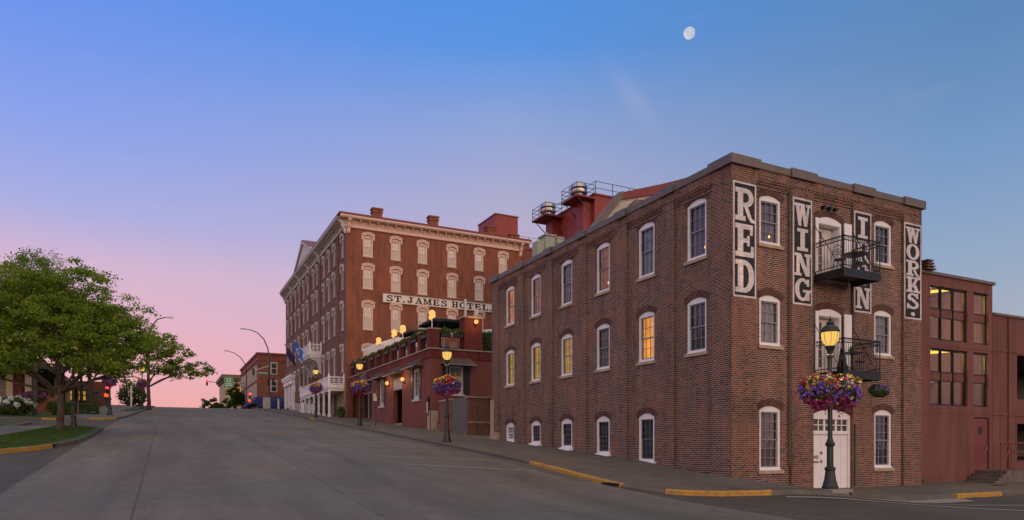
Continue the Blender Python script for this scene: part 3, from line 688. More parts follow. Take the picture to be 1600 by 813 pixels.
# balcony doorways on the upper floors
def door_bay(z0, z1, cur):
    f = MB(); x0, x1, Y = 20.42, 21.72, 16.94; wd = x1 - x0; xc = (x0 + x1) / 2
    ap, R_, cz, th = arcpts(wd, z1 - z0 - .16, .16)
    f.prism([(xc + a, z0 + b) for a, b in [(-wd / 2, z1 - z0 - .26), (wd / 2, z1 - z0 - .26)] + ap], FX, Y - .02, Y + .1)
    f.box(x0, x0 + .09, Y - .02, Y + .32, z0, z1 - .26); f.box(x1 - .09, x1, Y - .02, Y + .32, z0, z1 - .26)
    f.box(x0 + .09, x1 - .09, Y + .02, Y + .32, z1 - .28, z1 - .26)
    d_ = f.build('balcony_door', m_white, B, world=True)
    lf = MB(); xa, xb = x0 + .12, x0 + .78
    yy = Y + .30; lf.box(xa, xa + .1, yy, yy + .04, z0, z1 - .3); lf.box(xb - .1, xb, yy, yy + .04, z0, z1 - .3); lf.box(xa + .1, xb - .1, yy, yy + .039, z0, z0 + .25); lf.box(xa + .1, xb - .1, yy, yy + .039, z1 - .42, z1 - .3)
    lf.box((xa + xb) / 2 - .015, (xa + xb) / 2 + .015, yy + .005, yy + .03, z0 + .25, z1 - .42)
    for k in range(1, 5): zz = z0 + .25 + (z1 - z0 - .67) * k / 5; lf.box(xa + .1, xb - .1, yy + .006, yy + .028, zz - .012, zz + .012)
    lf.box(xb, x1 - .09, yy, yy + .04, z0, z1 - .3)
    link('leaf', lf.mesh('leaf', m_white_old), d_)
    link('pane', MB().poly([(xa, yy + .035, z0), (xb, yy + .035, z0), (xb, yy + .035, z1 - .3), (xa, yy + .035, z1 - .3)]).mesh('pane', cur), d_)
    for xs_, nm in (((x1 + .02, x1 + .40), 'shutter'), ((x0 - .16, x0 - .02), 'shutter')):
        s = MB(); s.box(xs_[0], xs_[1], Y - .15, Y - .11, z0 + .06, z1 - .14)
        for q in range(2):
            if xs_[1] - xs_[0] > .2: s.box(xs_[0] + .06, xs_[1] - .06, Y - .155, Y - .15, z0 + .16 + q * 1.0, z0 + 1.0 + q * .85)
        link(nm, s.mesh(nm, m_white), d_)
    v = MB(); n = 17; th2 = th * 1.12
    for k in range(n):
        a0 = -th2 + 2 * th2 * (k + .07) / n; a1 = -th2 + 2 * th2 * (k + .93) / n; r0, r1 = R_ + .002, R_ + .25
        v.prism([(xc + r_ * math.sin(a), z0 + cz + r_ * math.cos(a)) for r_, a in ((r0, a0), (r0, a1), (r1, a1), (r1, a0))], FX, Y - .012, Y + .1)
    link('arch', v.mesh('arch', m_brick_arch), d_)
m_pane_warm = paint('warm_room_behind_glass', (.20, .10, .05), .15, .5, 2)
m_pane_brown = paint('brown_room_behind_glass', (.085, .06, .05), .15, .5, 2)
door_bay(7.62, 9.72, m_pane_warm); door_bay(4.17, 6.46, m_pane_brown)
# street door with transom
f = MB(); Y = 16.94; x0, x1 = 20.22, 22.24; gz = .02; xc = (x0 + x1) / 2
ap, R_, cz, th = arcpts(x1 - x0, 2.90 - .2, .2)
f.prism([(x0, 2.55), (x1, 2.55)] + [(xc + a, b) for a, b in ap], FX, Y + .02, Y + .12)
f.box(x0, x0 + .10, Y + .02, Y + .15, gz - .2, 2.55); f.box(x1 - .10, x1, Y + .02, Y + .15, gz - .2, 2.55)
f.box(x0 + .1, x1 - .1, Y + .0, Y + .15, 2.02, 2.14)
dr = f.build('door', m_white, B, world=True)
t = MB(); nxt = 6
for k in range(nxt + 1): xx = x0 + .1 + (x1 - x0 - .2) * k / nxt; t.box(xx - (.045 if k in (2, 4) else .02), xx + (.045 if k in (2, 4) else .02), Y + .05, Y + .10, 2.14, 2.55)
t.box(x0 + .1, x1 - .1, Y + .055, Y + .095, 2.33, 2.36)
link('transom', t.mesh('transom', m_white), dr)
link('pane', MB().poly([(x0, Y + .09, 2.1), (x1, Y + .09, 2.1), (x1, Y + .09, 2.6), (x0, Y + .09, 2.6)]).mesh('pane', paint('transom_glass', (.06, .04, .03), .08, .4, 3)), dr)
for a, b in ((x0 + .11, xc - .46), (xc - .45, x1 - .45), (x1 - .44, x1 - .11)):
    lf = MB().box(a, b, Y + .07, Y + .11, gz - .1, 2.01); link('leaf', lf.mesh('leaf', m_white), dr)
hd = MB().box(xc - .49, xc - .46, Y + .0, Y + .06, 1.0, 1.10).box(xc - .49, xc - .46, Y + .0, Y + .06, 1.3, 1.4).box(x0 + .17, x0 + .42, Y + .055, Y + .069, 1.0, 1.06)
link('handle', hd.mesh('handle', paint('brass', (.35, .22, .08), .3, .2, 5, metal=.9)), dr)
nm = MB(); letters(nm, '401', x0 + .19, 1.14, .10, .13, Y + .062, .09); link('house_number', nm.mesh('house_number', m_black), dr)
v = MB(); n = 22; th2 = th * 1.1
for k in range(n):
    a0 = -th2 + 2 * th2 * (k + .07) / n; a1 = -th2 + 2 * th2 * (k + .93) / n; r0, r1 = R_ + .002, R_ + .25
    v.prism([(xc + r_ * math.sin(a), cz + r_ * math.cos(a)) for r_, a in ((r0, a0), (r0, a1), (r1, a1), (r1, a0))], FX, Y - .012, Y + .1)
link('arch', v.mesh('arch', m_brick_arch), dr)
# painted wall signs
def wall_sign(text, x0, x1, z0, z1, lw, lh, dot_=False):
    s = MB().box(x0 + .06, x1 - .06, 16.836, 16.84, z0 + .06, z1 - .06).build('painted_sign', m_dark_sign, B, world=True)
    b = MB().box(x0, x0 + .06, 16.834, 16.84, z0, z1).box(x1 - .06, x1, 16.834, 16.84, z0, z1).box(x0 + .06, x1 - .06, 16.834, 16.84, z0, z0 + .06).box(x0 + .06, x1 - .06, 16.834, 16.84, z1 - .06, z1)
    link('border', b.mesh('border', m_letter), s)
    n = len(text); pitch = (z1 - z0 - .24 - (.28 if dot_ else 0)) / n; L = MB()
    for k, ch in enumerate(text):
        ww = lw * (.86 if ch == 'W' else 1)
        letters(L, ch, (x0 + x1) / 2 - (.40 if ch != 'W' else .49) * ww, z1 - .14 - pitch * (k + 1) + (pitch - lh) / 2, ww, lh, 16.832, k0=k * 3)
    if dot_: letters(L, '.', (x0 + x1) / 2 - .2 * lw, z0 + .12, lw, lh, 16.832)
    link('lettering', L.mesh('lettering', m_letter), s)
wall_sign('RED', 16.46, 17.47, 6.47, 10.24, 1.04, 1.07)
wall_sign('WING', 19.18, 20.12, 6.47, 10.14, .94, .77)
wall_sign('IRON', 22.30, 23.24, 6.47, 10.14, .94, .77)
wall_sign('WORKS', 25.14, 26.17, 6.47, 10.14, .98, .60, True)
# drain pipe between the bays and anchor plates
MB().tube([(19.06, 16.86, 10.3), (19.06, 16.86, .9)], .03, 6).tube([(22.33, 16.80, 2.4), (22.33, 16.80, .15)], .035, 6).tube([(17.86, 16.9, 10.2), (17.86, 16.9, 10.15)], .02).build('pipe', m_pole, B, world=True)
for xx in (20.75, 21.05, 21.35): MB().cyl((xx, 16.80, 10.03), (xx, 16.94, 10.03), .07, n=12).build('anchor_plate', m_black, B, world=True)
for yy in (21.0 - 1.0, 22.92, 25.9, 28.85, 31.78): pass
# iron balconies
def balcony(z, lb):
    x0, x1, y0, y1 = 20.25, 22.15, 15.67, 16.84
    r = MB()
    b = MB().box(x0, x1, y0, y0 + .06, z - .27, z).box(x0, x0 + .06, y0 + .06, y1, z - .27, z).box(x1 - .06, x1, y0 + .06, y1, z - .27, z).box(x0 + .06, x1 - .06, y0 + .06, y1, z - .10, z - .02)
    bo = b.build('balcony', m_black, B, world=True)
    H = 1.08; rr = []
    path = [(x0 + .03, y1), (x0 + .03, y0 + .03), (x1 - .03, y0 + .03), (x1 - .03, y1)]
    for hz in (H, H - .14, .10): r.tube([(p_[0], p_[1], z + hz) for p_ in path], .016 if hz != H else .022, 6)
    pts = resample(path, .115)
    for q in pts: r.cyl((q.x, q.y, z), (q.x, q.y, z + H - .14), .008, n=5)
    for a, c_ in zip(pts[:-1], pts[1:]):                      # ring frieze under the handrail
        mx_ = (a + c_) / 2; dx_ = (c_ - a).normalized(); R0 = .048; n = 8
        ring = [(mx_.x + dx_.x * R0 * math.cos(2 * PI * k / n), mx_.y + dx_.y * R0 * math.cos(2 * PI * k / n), z + H - .07 + R0 * math.sin(2 * PI * k / n)) for k in range(n + 1)]
        r.tube(ring, .008, 4)
    for q in (path[0], path[1], path[2], path[3]): r.cyl((q[0], q[1], z - .2), (q[0], q[1], z + H + .03), .02, n=6)
    link('railing', r.mesh('railing', m_black), bo)
    for xx, dx_ in ((x0 + .05, -.1), (x1 - .05, .12)): link('tie_rod', MB().tube([(xx, y0 + .15, z + .05), (xx + dx_, 16.9, z + 1.85)], .014, 5).mesh('tie_rod', m_black), bo)
    bo['label'] = lb
    return bo
balcony(7.58, 'upper black iron balcony'); balcony(4.14, 'lower black iron balcony')

# ------------------------------------------------------------------ furniture on the balconies
def cafe_table(loc, label, r_=.36, pot=False):
    T_ = empty('cafe_table', loc, label, 'table', 'iron tables on the balconies')
    MB().lathe([(r_ - .03, .69), (r_, .70), (r_, .725), (r_ - .03, .735)], 20).build('tabletop', m_black, T_)
    MB().lathe([(.05, .04), (.028, .12), (.025, .6), (.06, .69)], 10).build('pedestal', m_black, T_)
    for k in range(3):
        a = k * 2.094 + .4
        MB().tube([(.03 * math.cos(a), .03 * math.sin(a), .18), (.16 * math.cos(a), .16 * math.sin(a), .12), (.27 * math.cos(a), .27 * math.sin(a), .0)], .016, 6).build('leg', m_black, T_)
    return T_
def cafe_chair(loc, rz, label):
    T_ = empty('iron_chair', loc, label, 'chair', 'iron chairs on the balconies', rz)
    MB().lathe([(.19, .43), (.21, .44), (.20, .455)], 16).build('seat', m_black, T_)
    b = MB(); n = 12; pts = [(.19 * math.cos(PI * k / n), -.17 - .02, .46 + .45 * math.sin(PI * k / n) * 1.0) for k in range(n + 1)]
    b.tube(pts, .013, 5); pts2 = [(.09 * math.cos(2 * PI * k / n), -.19, .68 + .11 * math.sin(2 * PI * k / n)) for k in range(n + 1)]; b.tube(pts2, .01, 5)
    for k in range(6): b.cyl((0, -.19, .68), (.09 * math.cos(k * PI / 3), -.19, .68 + .11 * math.sin(k * PI / 3)), .007, n=4)
    b.tube([(-.13, -.19, .5), (-.06, -.19, .6)], .01, 4); b.tube([(.13, -.19, .5), (.06, -.19, .6)], .01, 4)
    b.build('backrest', m_black, T_)
    for sx in (-1, 1):
        for sy in (-1, 1): MB().tube([(sx * .14, sy * .14, .44), (sx * .15, sy * .16, .25), (sx * .19, sy * .19, 0)], .012, 5).build('leg', m_black, T_)
    return T_
cafe_table((21.48, 16.2, 7.562), 'round black iron table on the upper balcony', .42)
cafe_chair((20.72, 16.2, 7.562), -PI / 2 + .3, 'black scrollwork iron chair left of the table on the upper balcony')
cafe_chair((21.93, 16.45, 7.562), PI / 2 + .5, 'black scrollwork iron chair right of the table on the upper balcony')
cafe_table((21.40, 16.25, 4.122), 'round black iron table on the lower balcony', .34)
cafe_chair((21.85, 16.25, 4.122), PI / 2, 'black scrollwork iron chair right of the table on the lower balcony')
# black dog figure sitting at the left end of the lower balcony (one skinned surface)
def skin_figure(name, verts, edges, radii, mat, loc, rz=0, parent=None, lv=2):
    me = bpy.data.meshes.new(name); me.from_pydata(verts, edges, []); me.update()
    o = bpy.data.objects.new(name, me); COL.objects.link(o); o.location = loc; o.rotation_euler = (0, 0, rz)
    md = o.modifiers.new('skin', 'SKIN'); sl = me.skin_vertices[0].data
    for k, r_ in enumerate(radii): sl[k].radius = (r_, r_) if not isinstance(r_, tuple) else r_
    sl[0].use_root = True
    sb = o.modifiers.new('sub', 'SUBSURF'); sb.levels = lv; sb.render_levels = lv
    me.materials.append(mat); return o
m_dog = paint('black_fur', (.012, .012, .013), .6, .3, 9)
dv = [(0, .16, .14), (0, .10, .28), (0, -.02, .44), (0, -.08, .58), (0, -.12, .72), (0, -.22, .74), (0, -.31, .71),
      (-.07, -.14, .36), (-.07, -.15, .18), (-.07, -.16, .02), (-.07, -.21, .01), (.07, -.14, .36), (.07, -.15, .18), (.07, -.16, .02), (.07, -.21, .01),
      (-.12, .06, .12), (-.13, -.04, .10), (-.12, .05, .02), (-.12, -.06, .01), (.12, .06, .12), (.13, -.04, .10), (.12, .05, .02), (.12, -.06, .01),
      (0, .26, .06), (0, .38, .03), (-.05, -.09, .82), (.05, -.09, .82)]
de = [(0, 1), (1, 2), (2, 3), (3, 4), (4, 5), (5, 6), (2, 7), (7, 8), (8, 9), (9, 10), (2, 11), (11, 12), (12, 13), (13, 14), (0, 15), (15, 16), (16, 17), (17, 18), (0, 19), (19, 20), (20, 21), (21, 22), (0, 23), (23, 24), (4, 25), (4, 26)]
dr_ = [.13, .14, .125, .075, .085, .05, .032, .05, .035, .03, .03, .05, .035, .03, .03, .08, .06, .035, .03, .08, .06, .035, .03, .025, .015, .02, .02]
dog = skin_figure('dog', dv, de, dr_, m_dog, (20.72, 16.1, 4.13), -.9)
tag(dog, 'black dog sitting upright on the lower iron balcony behind the railing', 'dog')

# ------------------------------------------------------------------ leaves, flowers, plants
rng = np.random.default_rng(3)
def leaf_mesh(name, centers, normals, size, mat, aspect=.6, jitter=.5, shape=4):
    n = len(centers); c = np.asarray(centers, float); nr = np.asarray(normals, float) + rng.normal(0, jitter, (n, 3))
    nr /= np.linalg.norm(nr, axis=1)[:, None] + 1e-9
    a = rng.normal(0, 1, (n, 3)); a -= (a * nr).sum(1)[:, None] * nr; a /= np.linalg.norm(a, axis=1)[:, None] + 1e-9; b = np.cross(nr, a)
    s = size * rng.uniform(.6, 1.3, n)[:, None]; V = []
    if shape == 4: P = [(-.5, 0), (0, -aspect / 2), (.5, 0), (0, aspect / 2)]
    else: P = [(.5 * math.cos(2 * PI * k / shape), .5 * math.sin(2 * PI * k / shape)) for k in range(shape)]
    V = np.stack([c + a * s * p_[0] + b * s * p_[1] + (nr * s * .10 if i % 2 else 0) for i, p_ in enumerate(P)], 1).reshape(-1, 3)
    me = bpy.data.meshes.new(name); k = len(P)
    me.vertices.add(len(V)); me.vertices.foreach_set('co', V.ravel())
    me.loops.add(n * k); me.loops.foreach_set('vertex_index', np.arange(n * k))
    me.polygons.add(n); me.polygons.foreach_set('loop_start', np.arange(0, n * k, k)); me.polygons.foreach_set('loop_total', np.full(n, k))
    me.update(calc_edges=True); me.materials.append(mat); return me
m_leaf = leafmat('maple_leaves', (.022, .075, .008), (.40, .52, .060), .5)
m_leaf2 = leafmat('locust_leaves', (.045, .085, .025), (.14, .21, .055), .45)
m_leaf3 = leafmat('shrub_leaves', (.014, .038, .008), (.065, .125, .018), .3)
m_leafb = leafmat('planter_leaves', (.020, .045, .010), (.10, .15, .03), .25)
m_petal_v = leafmat('purple_petals', (.12, .04, .34), (.30, .13, .60), .2); m_petal_m = leafmat('magenta_petals', (.26, .01, .12), (.58, .06, .30), .2)
m_petal_y = leafmat('yellow_petals', (.48, .30, .02), (.78, .55, .06), .2); m_petal_r = leafmat('red_petals', (.32, .01, .02), (.60, .03, .05), .2)
m_petal_w = leafmat('cream_petals', (.48, .45, .30), (.74, .72, .55), .2); m_petal_h = leafmat('white_petals', (.50, .52, .48), (.74, .76, .72), .15)
def basket_thing(loc, label, seed, group='flower baskets hanging on the street lamps'):
    r = np.random.default_rng(seed); T_ = empty('flower_basket', loc, label, 'flower basket', group)
    n = 760; d_ = r.normal(0, 1, (n, 3)); d_ /= np.linalg.norm(d_, axis=1)[:, None]
    R0 = np.array([.50, .50, .50]) * (1 + .10 * np.sin(d_[:, :1] * 5 + seed) + .08 * r.normal(0, 1, (n, 1)))
    P_ = d_ * R0; P_[:, 2] = np.where(P_[:, 2] > .30, .30 + (P_[:, 2] - .30) * .75, P_[:, 2])
    tr_ = r.random(n) < .14; P_[tr_, 2] -= r.random(tr_.sum()) * .22; P_[tr_, :2] *= .82
    low = P_[:, 2] < -.2; P_[low, 0] *= .9; P_[low, 1] *= .9; P_[:, 2] -= .05 * r.random(n)
    ax = d_[:, 0] * .5 + d_[:, 1] * .3
    q = P_[:, 2] + .10 * np.sin(d_[:, 0] * 4 + seed) + r.normal(0, .05, n)
    k = np.where(q < -.28, 1, np.where(q < .10, 0, np.where(np.sin(d_[:, 0] * 3 + d_[:, 1] * 3 + seed * 2) > .1, 2, np.where(np.sin(d_[:, 1] * 4 + seed) > .1, 3, np.where(r.random(n) > .5, 4, 1)))))
    k = np.where(r.random(n) < .06, r.integers(0, 5, n), k)
    for i, (nm_, mt) in enumerate((('purple_flowers', m_petal_v), ('magenta_flowers', m_petal_m), ('yellow_flowers', m_petal_y), ('red_flowers', m_petal_r), ('cream_flowers', m_petal_w))):
        s_ = k == i
        if s_.sum(): link(nm_, leaf_mesh(nm_, P_[s_], d_[s_], .082, mt, shape=6, jitter=.45), T_)
    c_ = r.normal(0, 1, (800, 3)); c_ /= np.linalg.norm(c_, axis=1)[:, None]; PP = c_ * np.array([.46, .46, .42]); PP[:, 2] = np.minimum(PP[:, 2], .24)
    link('leaves', leaf_mesh('leaves', PP, c_, .10, m_leafb, jitter=.6), T_)
    MB().lathe([(.10, -.28), (.30, -.12), (.36, .12), (.33, .12), (.08, -.24)], 14).build('basket', m_soil, T_)
    MB().tube([(.3, 0, .1), (0, 0, .38)], .008, 4).tube([(-.3, 0, .1), (0, 0, .38)], .008, 4).build('hanger', m_black, T_)
    return T_

# ------------------------------------------------------------------ street lamps
m_lglass = emis('lit_lamp_glass', (1.0, .58, .14), 1.25, var=.42, scale=12)
def lamp(loc, label, axis, energy, proto=[None]):
    if proto[0] is None:
        T_ = empty('street_lamp', loc, label, 'street lamp', 'ornate street lamps along the street')
        b = MB(); b.lathe([(.225, 0), (.225, .06), (.205, .09), (.195, .16), (.165, .24), (.14, .42), (.13, .52), (.15, .55), (.15, .60), (.105, .64)], 16)
        b.lathe([(.095, .64), (.092, 1.22)], 20, flute=.10); b.lathe([(.095, 1.22), (.13, 1.25), (.135, 1.31), (.10, 1.35), (.085, 1.42), (.072, 1.45)], 16)
        b.build('base', m_post, T_)
        MB().lathe([(.068, 1.45), (.058, 3.78)], 20, flute=.10).lathe([(.07, 3.78), (.10, 3.80), (.10, 3.86), (.07, 3.88), (.085, 3.98), (.13, 4.06), (.14, 4.12)], 16).build('post', m_post, T_)
        MB().tube([(-.50, 0, 3.24), (.50, 0, 3.24)], .02, 6).tube([(-.40, 0, 3.24), (-.07, 0, 2.96)], .012, 5).tube([(.40, 0, 3.24), (.07, 0, 2.96)], .012, 5).ball((-.5, 0, 3.24), .035).ball((.5, 0, 3.24), .035).build('cross_arm', m_post, T_)
        g_ = MB().lathe([(.12, 4.15), (.175, 4.20), (.225, 4.30), (.24, 4.44), (.235, 4.52)], 16).build('lantern', m_lglass, T_, smooth=True)
        q = MB()
        for k in range(8): a = k * PI / 4; q.tube([(.122 * math.cos(a), .122 * math.sin(a), 4.15), (.178 * math.cos(a), .178 * math.sin(a), 4.20), (.228 * math.cos(a), .228 * math.sin(a), 4.30), (.243 * math.cos(a), .243 * math.sin(a), 4.44), (.238 * math.cos(a), .238 * math.sin(a), 4.5)], .006, 4)
        link('ribs', q.mesh('ribs', m_post), g_)
        MB().lathe([(.245, 4.51), (.262, 4.53), (.262, 4.56), (.21, 4.65), (.13, 4.72), (.10, 4.74), (.115, 4.77), (.085, 4.82), (.04, 4.85), (.045, 4.89), (.02, 4.93), (.005, 5.02)], 16).build('cap', m_post, T_)
        ld = bpy.data.lights.new('lamp_light', 'POINT'); ld.energy = 70; ld.color = (1, .55, .2); ld.shadow_soft_size = .2
        lo = bpy.data.objects.new('lamp_light', ld); COL.objects.link(lo); lo.parent = T_; lo.location = (0, 0, 4.0)
        proto[0] = T_
    else:
        T_ = copy_tree(proto[0]); T_.location = loc
    T_['label'] = label; T_.rotation_euler = (0, 0, axis); return T_
LAMPS = [((17.14, 13.72), 'tallest lamp, in front of the white street door', 0, 0),
         ((12.65, 32.6), 'lamp at the kerb by the red building corner', PI / 2, 1),
         ((12.75, 50.6), 'lamp beside the hotel front corner', PI / 2, 1),
         ((12.75, 67.3), 'lamp in front of the white hotel porch', PI / 2, 1),
         ((-4.5, 44.0), 'lamp behind the trunk of the biggest maple', PI / 2, 0),
         ((-4.05, 63.8), 'lamp at the corner with the yellow kerb under the maples', PI / 2, 1),
         ((-2.35, 85.0), 'lamp on the grass verge near the hill crest', PI / 2, 1)]
bl = ['by the white street door', 'on the red building corner lamp', 'on the lamp beside the hotel front corner', 'on the lamp before the hotel porch', 'on the lamp behind the big left tree trunk', 'on the lamp at the yellow kerb corner', 'on the lamp near the hill crest']
protoB = None; side_words = {0: ('left', 'right'), 1: ('nearer', 'farther')}
for k, ((x, y), lb, ax, _) in enumerate(LAMPS):
    z = G(x, y)
    if k == 0:
        pd = MB().box(x - .42, x + .42, y - .42, y + .42, z - .1, z + .03).build('lamp_plinth', m_apron); tag(pd, 'square pale concrete slab under the lamp by the white door', 'plinth')
        z += .03
    lamp((x, y, z), 'dark green ornate street ' + lb, ax, 1)
    for j, sg in enumerate((-1, 1)):
        if k == 4: break
        px, py = (x + .50 * sg, y) if ax == 0 else (x, y + .50 * sg)
        tone = ('purple, yellow and pink' if j == 0 else 'purple, cream and magenta')
        lbl = '%s flower basket %s' % (('left' if j == 0 else 'right') if k == 0 else ('nearer' if j == 0 else 'farther'), bl[k])
        if k < 2: basket_thing((px, py, z + 2.85), 'large ' + lbl, 10 * k + j)
        else:
            src = [o for o in bpy.data.objects if o.name.startswith('flower_basket') and o.parent is None][(j + k) % 4]
            c_ = copy_tree(src); c_.location = (px, py, z + 2.85); c_.rotation_euler = (0, 0, k * 1.3); c_['label'] = 'large ' + lbl
# planter hanging below the lower balcony
def bush(name, loc, rx, ry, rz_, n, size, mat, label, cat, group=None, flowers=None, stem=True, pot=None, seed=1, boxy=False):
    r = np.random.default_rng(seed); T_ = empty(name, loc, label, cat, group)
    d_ = r.normal(0, 1, (n, 3)); 
    if boxy: 
        d_ = r.uniform(-1, 1, (n, 3)); mx = np.abs(d_).max(1)[:, None]; d_ = d_ / mx * r.uniform(.8, 1.02, (n, 1)); P_ = d_ * np.array([rx, ry, rz_]) + [0, 0, rz_]
    else:
        d_ /= np.linalg.norm(d_, axis=1)[:, None]; lump = 1 + .16 * np.sin(d_[:, :1] * 7 + seed) * np.cos(d_[:, 1:2] * 6) + .08 * r.normal(0, 1, (n, 1))
        P_ = d_ * lump * np.array([rx, ry, rz_]) * r.uniform(.55, 1.0, (n, 1)) ** .5 + [0, 0, rz_ * .95]
    P_[:, 2] = np.maximum(P_[:, 2], .02)
    link('foliage', leaf_mesh('foliage', P_, d_, size, mat, jitter=.7), T_)
    if stem: 
        s = MB()
        for k in range(5): s.tube([(0, 0, -.05), (rx * .3 * math.cos(k * 1.3), ry * .3 * math.sin(k * 1.3), rz_ * .8), (rx * .6 * math.cos(k * 1.3), ry * .6 * math.sin(k * 1.3), rz_ * 1.4)], .02 + .01 * rx, 5)
        s.build('stem', m_bark, T_)
    if flowers:
        for nm_, mt, cnt, sz_ in flowers:
            f_ = r.normal(0, 1, (cnt, 3)); f_ /= np.linalg.norm(f_, axis=1)[:, None]; f_[:, 2] = np.abs(f_[:, 2]) * .9
            if cnt <= 80:
                cc = (f_[:, None, :] * np.array([rx, ry, rz_]) * 1.03 + [0, 0, rz_ * .95] + r.normal(0, sz_ * .28, (cnt, 26, 3))).reshape(-1, 3); nn_ = np.repeat(f_, 26, 0)
                link(nm_, leaf_mesh(nm_, cc, nn_, sz_ * .35, mt, shape=5), T_)
            else: link(nm_, leaf_mesh(nm_, f_ * np.array([rx, ry, rz_]) * 1.04 + [0, 0, rz_ * .95], f_, sz_, mt, shape=6), T_)
    if pot: pot(T_)
    return T_
bush('hanging_planter', (22.35, 15.9, 3.30), .42, .22, .24, 700, .09, m_leafb, 'green and blue flowering planter hanging under the right end of the lower balcony', 'planter', flowers=[('blue_flowers', m_petal_v, 110, .06)], stem=False, seed=5,
     pot=lambda T_: MB().lathe([(.08, .0), (.2, .18), (.18, .18)], 10).tube([(0, 0, .2), (-.15, 0, .62)], .01, 4).build('basket', m_soil, T_))
pt = bush('potted_plant', (21.40, 16.25, 4.122 + .735), .10, .10, .10, 160, .05, m_leafb, 'small green plant in a blue pot on the lower balcony table', 'plant', stem=False, seed=8,
     pot=lambda T_: MB().lathe([(.05, 0), (.08, .12), (.07, .12)], 10).build('pot', paint('blue_glaze', (.02, .06, .20), .2, .2, 5), T_))
tag(MB().lathe([(.05, 0), (.075, .11), (.06, .11), (.04, .03)], 10).build('flower_pot', paint('terracotta', (.42, .13, .05), .7, .2, 5), None, (21.42, 16.12, 7.562 + .736)), 'small terracotta pot on the upper balcony table', 'pot')

# ------------------------------------------------------------------ red stair tower and parking garage on the right
GA = empty('garage_building', (26.3, 17.6, 0), 'red concrete parking garage with a glazed stair tower and concrete steps', 'building')
Y = 17.6; m = MB()
tower_ops = [(27.95, 30.49, 5.98, 8.2), (27.95, 30.49, 3.28, 5.62), (30.92, 32.0, 5.98, 8.2), (30.92, 32.0, 3.28, 5.62), (30.92, 32.06, .57, 2.83)]
wall(m, 'F', Y, 26.3, 32.3, -.6, 8.62, tower_ops, .25)
m.poly([(26.3, Y, 8.62), (32.3, Y, 8.62), (32.3, 24, 8.62), (26.3, 24, 8.62)]); m.poly([(32.3, Y, -.6), (32.3, 24, -.6), (32.3, 24, 8.62), (32.3, Y, 8.62)]); m.poly([(26.3, Y, -.6), (26.3, 24, -.6), (26.3, 24, 8.62), (26.3, Y, 8.62)])
wall(m, 'F', Y + .06, 32.3, 60, -.6, 7.35, [(34.32, 39.5, 3.7, 5.7), (34.32, 39.5, .9, 2.6), (40.5, 47, 3.7, 5.7), (40.5, 47, .9, 2.6)], .4)
m.build('wall', m_stucco_gar, GA, world=True)
m = MB(); m.box(26.25, 32.4, Y - .08, Y + .3, 8.62, 8.74).box(32.4, 60, Y - .02, Y + .4, 7.35, 7.45)
m.build('roof_cap', m_cap, GA, world=True)
m = MB()                                                     # score lines and ledges
for z in (5.72, 2.95, .32): m.box(27.2, 32.3, Y - .012, Y, z, z + .05)
for x in (32.3, 33.55): m.box(x, x + .05, Y - .012, Y + .06, 0, 7.3)
m.box(32.35, 60, Y + .03, Y + .06, 5.78, 5.86).box(32.35, 60, Y + .03, Y + .06, 2.95, 3.02)
m.build('concrete_band', m_stucco_gar, GA, world=True)
MB().box(26.5, 32.2, 20.6, 20.75, 0, 8.5).build('stairwell_wall', paint('olive_plaster', (.62, .54, .36), .8, .2, 1), GA, world=True)
MB().box(32.4, 60, 23, 23.2, -.3, 7.2).box(32.4, 60, 17.9, 23, 2.8, 3.05).box(32.4, 60, 17.9, 23, 5.9, 6.1).build('parking_deck', paint('dim_concrete', (.12, .115, .10), .9, .2, 1), GA, world=True)
def gwin(x0, x1, z0, z1, nc):
    zs_ = z0 + (z1 - z0) * (.44 if z0 > 5 else .45); zt = zs_ + .32
    f = MB(); Yg = Y + .10
    f.box(x0, x0 + .06, Yg, Yg + .08, z0, z1).box(x1 - .06, x1, Yg, Yg + .08, z0, z1).box(x0, x1, Yg + .002, Yg + .078, z0, z0 + .07).box(x0, x1, Yg + .002, Yg + .078, z1 - .07, z1)
    f.box(x0, x1, Yg + .003, Yg + .077, zs_ - .04, zs_).box(x0, x1, Yg + .003, Yg + .077, zt, zt + .04)
    for c in range(1, nc): xx = x0 + (x1 - x0) * c / nc; f.box(xx - .025, xx + .025, Yg - .02, Yg + .08, z0, z1)
    wn = f.build('window', m_black, GA, world=True)
    link('spandrel', MB().box(x0 + .06, x1 - .06, Yg + .02, Yg + .06, zs_ + .001, zt - .001).mesh('spandrel', m_stucco_gar), wn)
    link('pane', MB().poly([(x0, Yg + .05, z0), (x1, Yg + .05, z0), (x1, Yg + .05, z1), (x0, Yg + .05, z1)]).mesh('pane', m_glass_g), wn)
for o in tower_ops[:4]: gwin(*o, 3 if o[0] < 29 else 1)
d_ = MB().box(30.97, 32.02, Y + .05, Y + .1, .57, 2.78).build('door', paint('red_door', (.17, .034, .032), .5, .1, 2), GA, world=True)
link('pane', MB().box(31.38, 31.62, Y + .04, Y + .049, 2.12, 2.42).mesh('pane', m_black), d_)
link('handle', MB().box(31.88, 31.93, Y + .0, Y + .049, 1.45, 1.6).mesh('handle', m_steel), d_)
m = MB().tube([(26.92, Y - .08, 8.5), (26.92, Y - .08, .95), (27.0, Y - .10, .45), (27.22, Y - .16, .18)], .055, 8); m.box(26.80, 27.05, Y - .18, Y - .002, 8.2, 8.6)
for z in (1.2, 3.2, 5.2, 7.2): m.box(26.84, 27.0, Y - .14, Y - .001, z, z + .04)
m.build('downpipe', paint('brown_pipe', (.075, .030, .024), .5, .2, 2), GA, world=True)
m = MB()
for k in range(4): m.box(27.35 + .02 * k, 27.95 - .06 * k, Y - .25, Y + .4, 8.74 + k * .11, 8.80 + k * .11)
